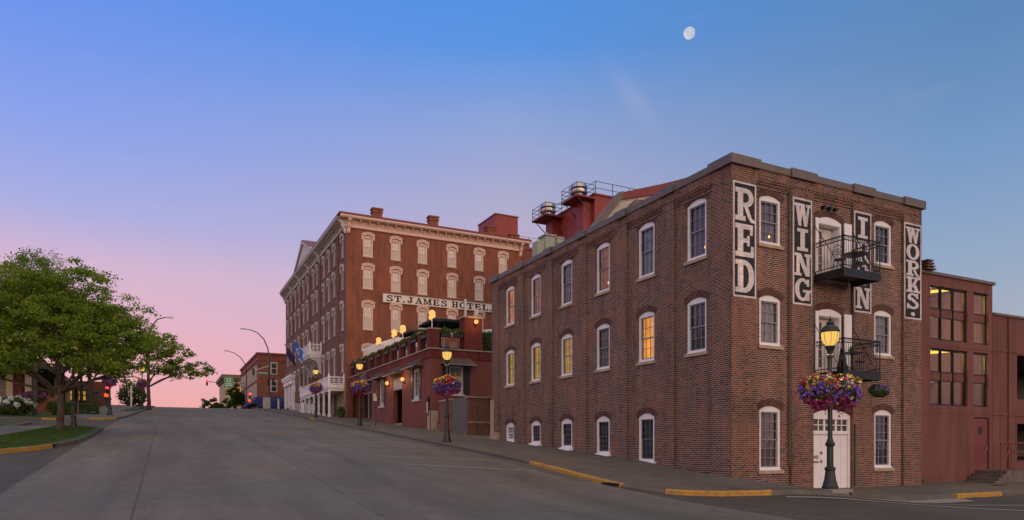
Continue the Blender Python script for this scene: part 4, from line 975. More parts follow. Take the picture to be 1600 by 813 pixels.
m.box(27.5, 27.7, Y, Y + .3, 8.62, 9.1).build('roof_vent', paint('rusty_vent', (.12, .05, .035), .6, .3, 4), GA, world=True)
for k, (p, q) in enumerate((((28.3, 20.2, 8.20), (30.3, 18.3, 8.36)), ((28.3, 20.2, 5.56), (30.4, 18.3, 5.72)))):
    tl_ = MB().cyl(p, q, .06).build('tube_light', emis('fluorescent_tube_%s' % 'ab'[k], (1.0, .66, .06), 1.5))
    ld = bpy.data.lights.new('tube_glow', 'POINT'); ld.energy = 190; ld.color = (1, .80, .48); ld.shadow_soft_size = .3
    lo = bpy.data.objects.new('tube_glow', ld); COL.objects.link(lo); lo.parent = tl_; lo.location = (29.6, 18.9, (p[2] + q[2]) / 2 - .1)
    tag(tl_, ('upper', 'lower')[k] + ' glowing yellow tube light behind the stair tower glass', 'light', 'tube lights in the stair tower')
m = MB()
for k in range(8): m.box(28.1 + k * .28, 28.4 + k * .28, 18.6, 20.3, 3.0 + k * .22, 3.1 + k * .22 + .12)
tag(m.build('stair_flight', m_stucco_gar), 'stair flight climbing inside the glazed stair tower', 'stairs')
m = MB()
for k in range(4): m.box(30.2 + k * .28, 30.2 + (k + 1) * .28 if k < 3 else 31.4, 16.35, 17.55, -.1, .16 + k * .137)
m.box(31.4, 34.4, 16.35, 17.55, -.1, .571)
st = m.build('concrete_steps', paint('stained_step_concrete', (.15, .125, .11), .85, .3, 2, fine=.4)); tag(st, 'dark worn concrete steps and landing below the red garage door', 'steps')
m = MB(); R0 = 16.42
for x in (30.75, 31.5, 32.6, 33.7): m.cyl((x, R0, .3 if x < 31 else .57), (x, R0, 1.72), .028, n=8)
m.tube([(30.75, R0, 1.72), (33.7, R0, 1.72)], .03).tube([(31.5, R0, 1.35), (33.7, R0, 1.35)], .022).tube([(31.5, R0, .98), (33.7, R0, .98)], .022).tube([(30.75, R0, .75), (31.6, R0, 1.7)], .022).tube([(30.75, R0, 1.05), (31.2, R0, 1.7)], .02)
tag(m.build('handrail', paint('red_railing_paint', (.19, .035, .030), .45, .15, 4)), 'dark red steel handrail beside the concrete steps at the garage door', 'railing')
tag(MB().lathe([(.30, 0), (.30, .012), (.02, .014)], 20).build('manhole_cover', m_black, None, (28.6, 15.4, G(28.6, 15.4))), 'round dark manhole cover in the sidewalk near the garage', 'manhole')

# ------------------------------------------------------------------ red terrace building
TB = empty('terrace_building', (16.4, 45.4, 2.6), 'low dark red building with a brick pier rooftop terrace and metal awnings', 'building')
m = MB(); T0, T1 = 45.4, 60.8
wops = [(47.75, 49.2, 5.02, 7.30), (56.9, 58.3, 5.0, 7.25), (51.85, 54.15, 2.4, 6.55)]
wall(m, 'S', 16.4, T0, T1, .5, 7.75, wops, .35)
wall(m, 'F', T0, 16.4, 30, .5, 7.75, [(17.78, 18.86, 5.26, 7.25)], .25)
wall(m, 'S', 17.8, T1, 69.9, 3, 8.3, [(65.9, 68.9, 4.4, 6.9)], .2)
m.poly([(16.4, T1, 3), (17.8, T1, 3), (17.8, T1, 8.3), (16.4, T1, 8.3)]); m.box(16.42, 18.4, T1, 69.85, 7.45, 7.75).box(16.42, 16.8, 69.3, 69.85, 3, 7.45)
m.build('wall', m_stucco_red, TB, world=True)
MB().box(17.2, 17.3, 51.7, 54.3, 2.0, 7.0).build('door_recess', m_stucco_red, TB, world=True)
dd = MB().box(17.12, 17.18, 51.9, 52.9, 3.2, 5.6).build('door', m_black, TB, world=True)
link('handle', MB().box(17.06, 17.11, 52.0, 52.05, 4.2, 4.4).mesh('handle', m_steel), dd)
MB().box(16.42, 17.1, 51.75, 54.25, 3.0, G(16.4, 53) + .12).build('step', m_tan, TB, world=True)
MB().box(16.385, 16.6, 51.9, 54.1, 6.05, 6.95).build('door_panel', paint('pale_grey_panel', (.40, .38, .40), .6, .1, 2), TB, world=True)
m = MB(); m.box(16.33, 16.75, T0 - .07, 69.5, 7.75, 8.34).box(16.75, 21.4, T0 - .07, T0 + .3, 7.75, 8.34)
m.build('parapet', m_brick_low, TB, world=True)
m = MB(); m.box(16.26, 16.82, T0 - .14, 69.5, 8.34, 8.43).box(16.82, 21.45, T0 - .14, T0 + .36, 8.34, 8.43); m.build('coping', m_tan, TB, world=True)
MB().box(16.7, 30, T0 + .2, 69.8, 7.9, 8.2).build('terrace_floor', m_roof, TB, world=True)
py = [45.33] + [47.45 + k * 2.32 for k in range(10)]
for k, y in enumerate(py):
    wy = .74 if k == 0 else .52
    q = MB().box(16.33, 17.03 if k == 0 else 16.80, y, y + wy, 8.43, 9.72).build('pier', m_brick_low, TB, world=True)
    link('cap', MB().box(16.27, 17.09 if k == 0 else 16.86, y - .06, y + wy + .06, 9.72, 9.82).mesh('cap', m_tan), q)
q = MB().box(18.93, 20.30, T0 - .05, T0 + .9, 8.43, 10.72).build('pier', m_brick_low, TB, world=True); link('cap', MB().box(18.85, 20.38, T0 - .13, T0 + .98, 10.72, 10.84).mesh('cap', m_tan), q)
r = MB()
def rail(m_, p, q, z0, h, n, rr=.02):
    p, q = Vector(p), Vector(q); m_.cyl((p.x, p.y, z0 + h), (q.x, q.y, z0 + h), rr * 1.3); m_.cyl((p.x, p.y, z0 + .08), (q.x, q.y, z0 + .08), rr)
    for k in range(n + 1): v_ = p.lerp(q, k / n); m_.cyl((v_.x, v_.y, z0), (v_.x, v_.y, z0 + h), rr * .6, n=5)
for a, b in zip(py[:-1], py[1:]): rail(r, (16.55, a + .5), (16.55, b), 8.43, .98, 10)
rail(r, (17.05, T0 + .1), (18.93, T0 + .1), 8.43, .98, 12); rail(r, (20.3, T0 + .1), (21.5, T0 + .1), 8.43, .98, 8)
r.build('terrace_railing', m_black, TB, world=True)
def awning(kind, plane, a0, a1, zt, zb, out=.75):
    fn = FX if kind == 'F' else SX; A = MB(); s_ = .25
    P = lambda a, b, d: fn(a, b, plane - d)
    A.poly([P(a0 + s_, zt, 0), P(a1 - s_, zt, 0), P(a1, zb, out), P(a0, zb, out)])
    A.poly([P(a0 + s_, zt, 0), P(a0, zb, out), P(a0, zb, 0)]); A.poly([P(a1 - s_, zt, 0), P(a1, zb, 0), P(a1, zb, out)]); A.poly([P(a0, zb, 0), P(a0, zb, out), P(a1, zb, out), P(a1, zb, 0)])
    n = int((a1 - a0) / .28)
    for k in range(1, n):
        t_ = k / n; A.cyl(P(a0 + s_ + (a1 - a0 - 2 * s_) * t_, zt + .01, 0), P(a0 + (a1 - a0) * t_, zb + .01, out), .012, n=4)
    o = A.build('awning', m_awn, TB, world=True)
    e = MB(); 
    if kind == 'F': e.box(a0, a1, plane - out - .02, plane - out, zb - .07, zb - .002)
    else: e.box(plane - out - .02, plane - out, a0, a1, zb - .07, zb - .002)
    link('valance', e.mesh('valance', m_steel), o)
awning('S', 16.4, 46.95, 50.0, 7.95, 7.33); awning('S', 16.4, 56.0, 59.3, 7.95, 7.33); awning('S', 16.4, 51.4, 54.7, 7.9, 7.25); awning('F', 45.4, 17.1, 19.6, 7.85, 7.30)
KS = window_kit('terr', 1.45, 2.25, .02, 2, 2, .22, y_f=-.06, frame=m_white_old, sash=m_white_old, voussoir=False, sill=m_white_old, sill_h=.16)
KS2 = window_kit('terrf', 1.08, 1.99, .02, 2, 2, .10, y_f=-.06, frame=m_white_old, sash=m_white_old, voussoir=False, sill=m_white_old, sill_h=.14)
for y, z in ((48.475, 5.02), (57.6, 5.0)):
    w_ = put_window(KS, TB, (16.4, y, z), RS, m_cur_grey)
    for sx in (-1, 1): link('shutter', MB().box(sx * .72, sx * 1.12, .0, .04, .0, 2.2).mesh('shutter', m_shut), w_)
w_ = put_window(KS2, TB, (18.32, 45.4, 5.26), RF, m_cur_grey)
for sx in (-1, 1): link('shutter', MB().box(sx * .55, sx * 1.02, .0, .04, .0, 1.95).mesh('shutter', m_shut), w_)
MB().box(16.36, 16.95, 45.34, 45.4, 1.5, 4.05).box(16.34, 16.4, 45.34, 45.9, 1.5, 4.05).build('foundation_stone', m_stone, TB, world=True)
dd = MB().box(17.92, 18.0, 65.9, 68.9, 4.2, 6.9).build('door', m_shut, TB, world=True); link('frame', MB().box(17.84, 17.915, 65.9, 66.05, 4.2, 6.9).box(17.84, 17.915, 67.3, 67.4, 4.2, 6.9).box(17.84, 17.915, 65.9, 68.9, 6.75, 6.9).mesh('frame', m_trim_grey), dd)
MB().tube([(18.6, 45.7, 10.84), (18.6, 45.7, 10.84)], .01).cyl((19.15, 45.7, 10.84), (19.15, 45.7, 12.1), .09, n=10).box(19.9, 20.1, 45.6, 45.8, 10.84, 11.5).build('vent_pipe', m_white_old, TB, world=True)
# wall globes and pier globes
m_globe = emis('lit_globe', (1.0, .50, .15), 1.4, var=.25, scale=6)
def lightpt(parent, loc, e, col=(1, .55, .2), size=.15):
    ld = bpy.data.lights.new('globe_light', 'POINT'); ld.energy = e; ld.color = col; ld.shadow_soft_size = size
    o = bpy.data.objects.new('globe_light', ld); COL.objects.link(o); o.parent = parent; o.location = loc
def wall_globe(loc, nrm, label):
    T_ = empty('wall_lamp', loc, label, 'wall lamp', 'globe wall lamps on the red terrace building')
    v = Vector(nrm); MB().cyl((0, 0, -.25), tuple(v * .06 + Vector((0, 0, -.25))), .08).tube([(0, 0, -.25), tuple(v * .16 + Vector((0, 0, -.28))), tuple(v * .2 + Vector((0, 0, -.12)))], .02, 6).build('bracket', m_black, T_)
    MB().ball(tuple(v * .2), .155, 14, 10).build('globe', m_globe, T_, smooth=True); lightpt(T_, tuple(v * .55), 22)
    return T_
wall_globe((16.4, 51.15, 6.72), (-1, 0, 0), 'lit globe wall lamp on the red wall to the right of the recessed doorway')
wall_globe((16.4, 55.3, 6.75), (-1, 0, 0), 'lit globe wall lamp on the red wall to the left of the recessed doorway')
wall_globe((19.75, 45.35, 10.45), (0, -1, 0), 'lit globe wall lamp on the big brick terrace pier')
def pier_globes(loc, label):
    T_ = empty('globe_lamp', loc, label, 'globe lamp', 'globe lamps on the terrace piers')
    MB().cyl((0, 0, 0), (0, 0, .62), .045, .035).tube([(-.06, -.42, .66), (0, 0, .52), (.06, .42, .68)], .02, 6).cyl((0, 0, .6), (0, 0, .85), .03).build('post', m_white_old, T_)
    for c in ((0, 0, 1.06, .23), (-.06, -.42, .82, .165), (.06, .42, .84, .165)): MB().ball(c[:3], c[3], 14, 10).build('globe', m_globe, T_, smooth=True)
    lightpt(T_, (-.5, 0, 1.0), 12)
for y, lb in ((45.7, 'on the corner pier beside the black canopy'), (52.35, 'second up the street from the corner pier'), (54.66, 'third up the street from the corner pier'), (59.3, 'nearest the white pergola')):
    pier_globes((16.62, y, 9.82), 'cluster of lit globes on a terrace pier, ' + lb)
# things on the terrace
rr = random.Random(4)
for k, (a, b) in enumerate(list(zip(py[:-1], py[1:]))):
    y = (a + b) / 2 + .25
    def boxpot(T_): MB().box(-.13, .13, -.55, .55, -.18, .06).build('trough', m_shut, T_)
    bush('planter_box', (16.42, y, 9.42), .22, .72, .24, 420, .13, m_leafb, 'green trailing planter box on the terrace railing, %s gap from the corner pier' % ('first second third fourth fifth sixth seventh eighth ninth tenth'.split()[k]), 'planter', 'planter boxes on the terrace railing', stem=False, pot=boxpot, seed=20 + k)
for k, x in enumerate((17.55, 18.45)):
    def boxpot2(T_): MB().box(-.36, .36, -.13, .13, -.16, .08).build('trough', m_shut, T_)
    bush('planter_box', (x, 45.42, 9.42), .42, .2, .24, 300, .15, m_leafb, ('left', 'right')[k] + ' of two planter boxes between the corner pier and big pier', 'planter', 'planter boxes beside the black canopy', stem=False, pot=boxpot2, seed=40 + k)
bush('potted_plant', (17.25, 46.3, 8.21), .25, .25, .95, 420, .16, m_leaf3, 'tall dark potted shrub behind the corner pier on the terrace', 'plant', seed=50, pot=lambda T_: MB().lathe([(.2, 0), (.28, .5), (.24, .5)], 12).build('pot', m_shut, T_))
bush('potted_plant', (21.2, 46.2, 8.25), .5, .4, .9, 600, .18, m_leaf3, 'leafy shrub on the terrace right of the big brick pier', 'plant', seed=51)
bush('potted_plant', (16.95, 44.95, G(16.95, 44.95)), .24, .24, .33, 300, .10, m_leaf3, 'round clipped potted shrub at the corner of the red building', 'plant', seed=52, pot=lambda T_: MB().lathe([(.16, 0), (.22, .42), (.2, .42)], 12).build('pot', m_tan, T_))
def bin_(loc, label):
    T_ = empty('trash_bin', loc, label, 'bin', 'dark bins beside the brick enclosure')
    MB().lathe([(.24, 0), (.29, .9), (.31, .92), (.31, 1.0)], 14).build('body', m_shut, T_); MB().lathe([(.32, 1.0), (.30, 1.08), (.1, 1.14)], 14).build('lid', m_black, T_)
bin_((17.55, 44.75, G(17.5, 44.7)), 'tall dark bin right of the clipped potted shrub'); 
T_ = empty('notice_case', (16.4, 45.78, 3.75), 'tall black framed notice case on the red wall near the corner', 'sign')
MB().box(-.10, 0, -.22, .22, 0, 1.02).box(-.13, 0, -.28, .28, 1.02, 1.2).lathe([(.10, 1.2), (.05, 1.28), (.02, 1.36)], 8, c=(-.06, 0, 0)).build('case', m_black, T_); MB().box(-.112, -.10, -.13, .13, .12, .92).build('notice', m_white_old, T_)
# black canopy umbrella, white umbrella, white pergola
def parasol(loc, hw, hd, h, mat, label, name='market_umbrella'):
    T_ = empty(name, loc, label, 'umbrella'); c = MB(); n = 8; top = (0, 0, h + .42)
    pts = [(-hw, -hd, h), (0, -hd, h + .06), (hw, -hd, h), (hw, 0, h + .06), (hw, hd, h), (0, hd, h + .06), (-hw, hd, h), (-hw, 0, h + .06)]
    for k in range(8): a, b = pts[k], pts[(k + 1) % 8]; c.poly([a, b, top]); c.poly([a, (a[0], a[1], a[2] - .16), (b[0], b[1], b[2] - .16), b])
    c.build('canopy', mat, T_); MB().cyl((0, 0, 0), (0, 0, h + .4), .035).build('pole', m_white_old, T_)
    r = MB(); [r.cyl((p[0] * .97, p[1] * .97, p[2] - .02), (0, 0, h + .36), .012, n=4) for p in pts]; [r.cyl((p[0] * .5, p[1] * .5, (h + h + .42) / 2), (0, 0, h - .35), .01, n=4) for p in pts]; r.build('ribs', m_steel, T_)
    MB().lathe([(.28, 0), (.28, .08), (.06, .12)], 14).build('base', m_black, T_)
m_bcan = paint('black_canvas', (.018, .018, .02), .85, .2, 2); m_wcan = paint('white_canvas', (.66, .64, .64), .85, .06, 2)
parasol((18.4, 48.0, 8.2), 1.45, 1.6, 2.45, m_bcan, 'wide black canvas umbrella nearest the terrace corner')
parasol((18.3, 53.0, 8.2), 1.35, 1.4, 2.4, m_bcan, 'second black canvas umbrella farther back along the terrace')
parasol((22.9, 49.5, 8.2), 1.5, 1.5, 2.2, m_wcan, 'white canvas umbrella right of the big brick pier')
PG = empty('pergola', (18.9, 62.5, 8.2), 'white timber pergola at the hotel end of the terrace', 'pergola')
for sx in (-1.6, 2.2):
    for sy in (-2.6, 2.6): MB().box(sx - .08, sx + .08, sy - .08, sy + .08, 0, 2.35).build('post', m_white, PG)
g_ = MB()
for sy in (-2.6, 2.6): g_.prism([(-2.2, 2.35), (2.8, 2.35), (2.8, 2.5), (.3, 3.35), (-2.2, 2.5)], lambda a, b, d: (a, d, b), sy - .08, sy + .08)
for k in range(6): yy = -2.4 + k * .95; g_.box(-2.3, -2.1, yy, yy + .06, 2.4, 2.55).tube([(-2.4, yy, 2.42), (.3, yy, 3.38), (3.0, yy, 2.42)], .028, 4)
g_.build('roof_frame', m_white, PG)
def tchair(loc, rz, label):
    T_ = empty('terrace_chair', loc, label, 'chair', 'white chairs on the terrace', rz)
    MB().box(-.22, .22, -.22, .22, .42, .46).build('seat', m_wcan, T_); b = MB()
    for k in range(5): b.box(-.2 + k * .09, -.16 + k * .09, .2, .23, .46, .92)
    b.box(-.22, .22, .2, .24, .92, .97).build('backrest', m_wcan, T_)
    for sx in (-.2, .18):
        for sy in (-.2, .18): MB().box(sx, sx + .03, sy, sy + .03, 0, .42).build('leg', m_wcan, T_)
tchair((17.8, 46.4, 8.2), .3, 'white terrace chair seen through the railing, left one'); tchair((18.6, 46.6, 8.2), -.3, 'white terrace chair seen through the railing, right one')
# oval projecting sign, grey pipe lamp, blue panel
T_ = empty('hanging_sign', (16.9, 62.3, 6.55), 'blue board sign with arched top projecting over the sidewalk by the hotel', 'sign')
n = 12; pts = [(-1.15, .12), (.0, .0), (.0, 1.5)] + [(.0 - 1.15 * k / n, 1.5 + .30 * math.sin(PI * k / n) - .22 * k / n) for k in range(1, n + 1)]
MB().prism(pts, FX, -.05, .05).build('board', paint('faded_blue_board', (.075, .095, .20), .6, .15, 3), T_)
bd = MB(); pp = [(a, -.06, b) for a, b in pts] + [(pts[0][0], -.06, pts[0][1])]; bd.tube(pp, .02, 4).build('border', m_trim_grey, T_)
q = MB(); q.tube([(-1.0, -.06, .95), (-.92, -.06, 1.3), (-.85, -.06, .95), (-.7, -.06, 1.38), (-.6, -.06, 1.0), (-.45, -.06, 1.4), (-.3, -.06, 1.05), (-.15, -.06, 1.42)], .035, 4).tube([(-1.1, -.06, .55), (-.15, -.06, .75)], .03, 4).build('marking', m_trim_grey, T_)
# enclosure between the red building and the brick works
EN = empty('brick_enclosure', (17.6, 39, 2), 'low brick enclosure wall with a grey metal door beside the red building', 'wall')
m = MB(); m.box(16.5, 18.6, 39.0, 39.3, 1.4, 4.55).box(16.5, 16.8, 41.7, 43.9, 1.4, 4.55)
m.build('wall', m_brick_enc, EN, world=True)
MB().box(16.44, 18.66, 38.94, 39.36, 4.55, 4.66).box(16.44, 16.86, 41.65, 43.95, 4.55, 4.66).box(16.5, 18, 38.96, 39.0, 3.0, 3.1).build('coping', m_tan, EN, world=True)
d_ = MB().box(16.53, 16.60, 39.32, 41.68, 1.8, 4.62).build('door', paint('grey_metal_door', (.115, .125, .115), .55, .12, 2), EN, world=True)
link('handle', MB().box(16.47, 16.53, 39.5, 39.56, 3.1, 3.25).mesh('handle', m_steel), d_)

# ------------------------------------------------------------------ the hotel
HO = empty('hotel_building', (16.3, 69.9, 4.3), 'tall red brick hotel with pale cornice and a painted name board', 'building')
H0, H1, HX0, HX1 = 69.9, 109.3, 16.25, 36.2
m = MB(); fx = [18.48, 21.42, 24.36, 27.7, 30.92, 33.85]; rows = [(20.97, 23.16), (17.68, 20.02), (13.50, 16.22), (9.2, 11.8)]; wW = 1.04
hops = [(x - wW / 2, x + wW / 2, a, b) for x in fx for a, b in rows]
wall(m, 'F', H0, HX0, HX1, 3, 23.8, hops, .25)
m.poly([(HX1, H0, 3), (HX1, H1, 3), (HX1, H1, 24.6), (HX1, H0, 24.6)])
m.build('wall', m_brick_h, HO, world=True)
hy = [71.5, 75.4, 78.15, 80.95, 85.0, 87.3, 91.2, 94.0, 97.4, 100.6, 104.1, 107.35]
m = MB(); hops = [(y - wW / 2, y + wW / 2, a, b) for y in hy for a, b in rows]
wall(m, 'S', HX0, H0, H1, 8.0, 23.8, hops, .25)
m.poly([(HX0, H1, 3), (HX1, H1, 3), (HX1, H1, 24.6), (HX0, H1, 24.6)])
for y in (73.4, 83.0, 89.3, 96.0, 102.4): m.box(HX0 - .10, HX0, y - .35, y + .35, 8.0, 23.8)
wl = m.build('wall', m_brick_hs, HO, world=True); wl['label'] = 'brown brick street wall of the hotel'
MB().box(HX0 - .06, HX0 + .5, H0 + .1, 87.0, 3.2, 8.0).build('stone_base', brick('rock_faced_limestone', (.30, .22, .13, 1), (.42, .33, .21, 1), (.20, .15, .10), bw=.62, bh=.30, ms=.02, bstr=.9), HO, world=True)
MB().box(HX0 + .02, HX0 + .5, 87.0, H1, 4, 8.0).build('wall', m_brick_hs, HO, world=True)
for y in (74.5, 79.0, 83.5): MB().box(HX0 - .09, HX0 - .061, y - .55, y + .55, 4.2, 7.0).build('door', m_bark, HO, world=True)
KH = [window_kit('h%d' % k, wW, b - a, .17, 2, 2, .13, frame=m_trim_lit, sash=m_trim_lit, sill=m_tan, voussoir=False, hood=m_trim_lit, glassm=m_glass_h) for k, (a, b) in enumerate(rows)]
KHs = [window_kit('hs%d' % k, wW, b - a, .17, 2, 2, .13, frame=m_trim_grey, sash=m_trim_grey, sill=m_tan, voussoir=False, hood=m_trim_grey, glassm=m_glass_h) for k, (a, b) in enumerate(rows)]
m_cur_half = paint('beige_lower_blind', (.60, .54, .48), .9, .1, 2)  # beige tone of the lower blind half
for k, (a, b) in enumerate(rows):
    for x in fx:
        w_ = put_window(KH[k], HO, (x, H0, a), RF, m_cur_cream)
        K = KH[k]
        if 'scr' not in K: K['scr'] = MB().box(-K['iw'] + .05, K['iw'] - .05, -.10, -.095, K['z0'] + .04, K['zm'] - .03).mesh('screen', m_cur_half)
        link('screen', K['scr'], w_)
    for y in hy:
        if k == 3 and 82 < y < 89: continue
        put_window(KHs[k], HO, (HX0, y, a), RS, m_cur_cream if (y * 7 + k) % 3 > 1 else m_cur_grey)
def cornice(kind, plane, a0, a1, mat, name):
    fn = (lambda a, b, d: (a, plane - d, b)) if kind == 'F' else (lambda a, b, d: (plane - d, a, b))
    def bx(c, A0, A1, D0, D1, Z0, Z1):
        p, q = fn(A0, Z0, D0), fn(A1, Z1, D1); c.box(p[0], q[0], p[1], q[1], p[2], q[2])
    c = MB(); e0, e1 = (a0 - .75, a1 + (.75 if kind == 'F' else .2)) 
    if kind == 'S': e0 = a0 + .0
    bx(c, a0 - (.1 if kind == 'F' else 0), a1 + .1, 0, .10, 23.72, 24.50); bx(c, a0 - (.16 if kind == 'F' else 0), a1 + .1, .10, .17, 23.72, 23.86)
    bx(c, a0 - (.14 if kind == 'F' else 0), a1 + .1, .10, .15, 24.10, 24.16)
    n = int((a1 - a0) / .30)
    for k in range(n): A = a0 + .1 + k * .30; bx(c, A, A + .16, .10, .22, 24.17, 24.32)
    bx(c, e0, e1, 0, .82, 24.50, 24.58); bx(c, e0, e1, .60 if kind == 'F' else .60, .90, 24.58, 24.74)
    n = int((a1 - a0 - 1) / .92)
    for k in range(n + 1):
        A = a0 + .35 + k * .92
        pr = [(0.10, 24.5), (.62, 24.5), (.62, 24.40), (.50, 24.30), (.30, 24.28), (.2, 24.16), (.10, 24.14)]
        c.prism([(d, z) for d, z in pr], lambda a, b, d: fn(d, b, a), A, A + .17)
    for A in ([a0 + .05, a1 - .35] if kind == 'F' else [a0 + .05, 83 - .15, 89.3 - .15, 96 - .15, 102.4 - .15, a1 - .3]):
        pr = [(0.0, 24.5), (.78, 24.5), (.76, 24.32), (.50, 24.1), (.40, 23.8), (.24, 23.6), (.20, 23.3), (.10, 23.15), (0, 23.15)]
        c.prism(pr, lambda a, b, d: fn(d, b, a), A, A + .32)
    c.build('cornice', mat, HO, world=True)
cornice('F', H0, HX0, HX1, m_trim_lit, 'f'); cornice('S', HX0, H0, H1, m_trim_grey, 's')
m = MB().box(HX0 - .92, HX1 + .9, H0 - .92, H1 + .3, 24.742, 24.80).box(HX0 - .86, HX1 + .85, H0 - .86, H1, 24.80, 24.98); m.build('roof', m_maroon, HO, world=True)
p = MB().prism([(84.6, 24.98), (97.6, 24.98), (91.1, 27.45)], SX, HX0 - .55, HX0 + 2.5); pe = p.build('pediment', m_trim_grey, HO, world=True)
q = MB().tube([(HX0 - .62, 84.1, 24.98), (HX0 - .62, 91.1, 27.62), (HX0 - .62, 98.1, 24.98)], .16, 4); q.prism([(84.2, 24.98), (91.1, 27.62), (98, 24.98), (91.1, 27.85)], SX, HX0 - .7, HX0 + 2.6); link('raking_trim', q.mesh('raking_trim', m_trim_grey), pe); link('gable_roof', MB().prism([(84.1, 25.0), (91.1, 27.87), (98.1, 25.0), (91.1, 27.99)], SX, HX0 - .75, HX0 + 2.7).mesh('gable_roof', m_maroon), pe)
for x, y, z1, zz in ((19.3, 71.0, 26.55, 24.98), (25.55, 71.0, 26.65, 24.98), (32.4, 70.9, 26.5, 24.98), (35.2, 70.6, 25.9, 24.98)):
    c = MB().box(x, x + 1.0, y, y + .75, zz, z1 - .5).box(x - .08, x + 1.08, y - .08, y + .83, z1 - .5, z1 - .34).box(x, x + 1.0, y, y + .75, z1 - .34, z1 - .18).box(x - .1, x + 1.1, y - .1, y + .85, z1 - .18, z1 - .02)
    c.build('chimney', m_brick_h, HO, world=True)
pn = MB().box(33.7, 36.6, 71.6, 76.4, 24.98, 28.15).build('rooftop_shed', m_redmetal, HO, world=True); link('shed_cap', MB().box(33.62, 36.68, 71.52, 76.48, 28.15, 28.28).mesh('shed_cap', m_maroon), pn)
# name board
NB = MB().box(20.02, 32.5, H0 - .14, H0 - .08, 16.50, 17.36).build('name_board', paint('cream_board', (.78, .70, .62), .6, .06, 2), HO, world=True)
q = MB().box(19.96, 32.56, H0 - .17, H0 - .08, 17.36, 17.42).box(19.96, 32.56, H0 - .17, H0 - .08, 16.44, 16.50).box(19.96, 20.02, H0 - .17, H0 - .08, 16.5, 17.36).box(32.5, 32.56, H0 - .17, H0 - .08, 16.5, 17.36); link('border', q.mesh('border', m_tan), NB)
L = MB(); x = letters(L, 'ST', 20.36, 16.60, .94, .66, H0 - .145, .86); x = letters(L, '.', x - .02, 16.60, .94, .66, H0 - .145, .84); x = letters(L, 'JAMES', x + .16, 16.60, .94, .66, H0 - .145, .90); x = letters(L, 'HOTEL', x + .36, 16.60, .94, .66, H0 - .145, .90); letters(L, '.', x - .06, 16.60, .94, .66, H0 - .145, .84)
link('lettering', L.mesh('lettering', m_black), NB)
# upper balcony on carved brackets, low porch with columns
def gallery(x0, x1, y0, y1, z, h, nm_, parent=HO):
    g_ = MB(); g_.box(x0, x1, y0, y1, z - .42, z - .3).box(x0 + .08, x1, y0 + .08, y1 - .08, z - .62, z - .42).box(x0 - .06, x1, y0 - .06, y1 + .06, z - .3, z)
    bo = g_.build(nm_, m_white, parent, world=True)
    r = MB(); path = [(x1, y0 + .06), (x0 + .06, y0 + .06), (x0 + .06, y1 - .06), (x1, y1 - .06)]
    for hz, th in ((h, .06), (.1, .05)):
        for a, b in zip(path[:-1], path[1:]): r.box(min(a[0], b[0]) - th, max(a[0], b[0]) + th, min(a[1], b[1]) - th, max(a[1], b[1]) + th, z + hz - th, z + hz + th * .7)
    for a, b in zip(path[:-1], path[1:]):
        Lh = (Vector(b) - Vector(a)).length; n = max(2, int(Lh / .42)); v = (Vector(b) - Vector(a)) / n
        for k in range(n):
            c_ = Vector(a) + v * (k + .5); dv_ = v.normalized(); R0 = .15
            ring = [(c_.x + dv_.x * R0 * math.cos(t_ * PI / 4), c_.y + dv_.y * R0 * math.cos(t_ * PI / 4), z + h / 2 + .03 + R0 * math.sin(t_ * PI / 4)) for t_ in range(9)]
            r.tube(ring, .035, 4); e_ = Vector(a) + v * k; r.box(e_.x - .04, e_.x + .04, e_.y - .04, e_.y + .04, z + .1, z + h)
    for a in path: r.box(a[0] - .10, a[0] + .10, a[1] - .10, a[1] + .10, z, z + h + .12).lathe([(.05, h + .12), (.10, h + .2), (.04, h + .32), (.01, h + .42)], 8, c=(a[0], a[1], z))
    link('balustrade', r.mesh('balustrade', m_white), bo)
    return bo
por = gallery(14.62, 16.2, 70.6, 87.0, 7.82, .78, 'porch')
for k in range(7):
    y = 70.75 + k * 2.68; zb = G(14.7, y)
    MB().box(14.66, 14.84, y, y + .18, zb, 7.42).box(14.60, 14.90, y - .06, y + .24, zb, zb + .25).box(14.60, 14.90, y - .06, y + .24, 7.05, 7.2).build('column', m_white, HO, world=True)
m = MB()
for k in range(5): 
    y = 72.6 + k * 2.68
    if k > 1: m.box(14.8, 14.86, y + .9, y + 3.3, G(14.7, y) + .3, G(14.7, y) + 1.3)
m.build('porch_panel', m_trim_grey, HO, world=True)
gb = gallery(14.85, 16.2, 82.2, 88.6, 12.55, .9, 'balcony')
for y in (82.4, 84.3, 86.3, 88.2):
    q = MB(); q.prism([(HX0, 12.0), (14.95, 12.0), (15.0, 11.75), (15.6, 11.55), (15.9, 11.1), (16.0, 10.2), (HX0, 10.0)], lambda a, b, d: (a, d, b), y, y + .22); link('bracket', q.mesh('bracket', m_trim_grey), gb)
m = MB().box(15.6, HX0, 100.7, 108.6, 11.0, 11.3).box(15.75, HX0, 100.8, 108.5, 10.4, 11.0).box(15.5, HX0, 100.6, 108.7, 11.3, 11.6); m.box(15.9, HX0, 100.9, 101.3, 6.6, 10.4).box(15.9, HX0, 107.9, 108.3, 6.6, 10.4).box(15.95, HX0, 104.4, 104.7, 6.6, 10.4)
m.build('shopfront', m_white, HO, world=True)
MB().box(16.05, 16.24, 101.3, 107.9, 7.2, 10.4).build('shop_window', m_cur_half, HO, world=True)
m = MB(); 
for k in range(6): y = 85.5 + k * 1.6; z = G(14.6, y); m.box(14.5, 14.58, y, y + .08, z, z + 1.0 + .02 * k)
for zz in (.35, .65, .95): m.tube([(14.54, 85.5, G(14.6, 85.5) + zz), (14.54, 93.6, G(14.6, 93.6) + zz)], .04, 4)
m.box(14.45, 14.6, 84.0, 85.4, G(14.6, 85) - .1, G(14.6, 85) + 1.15)
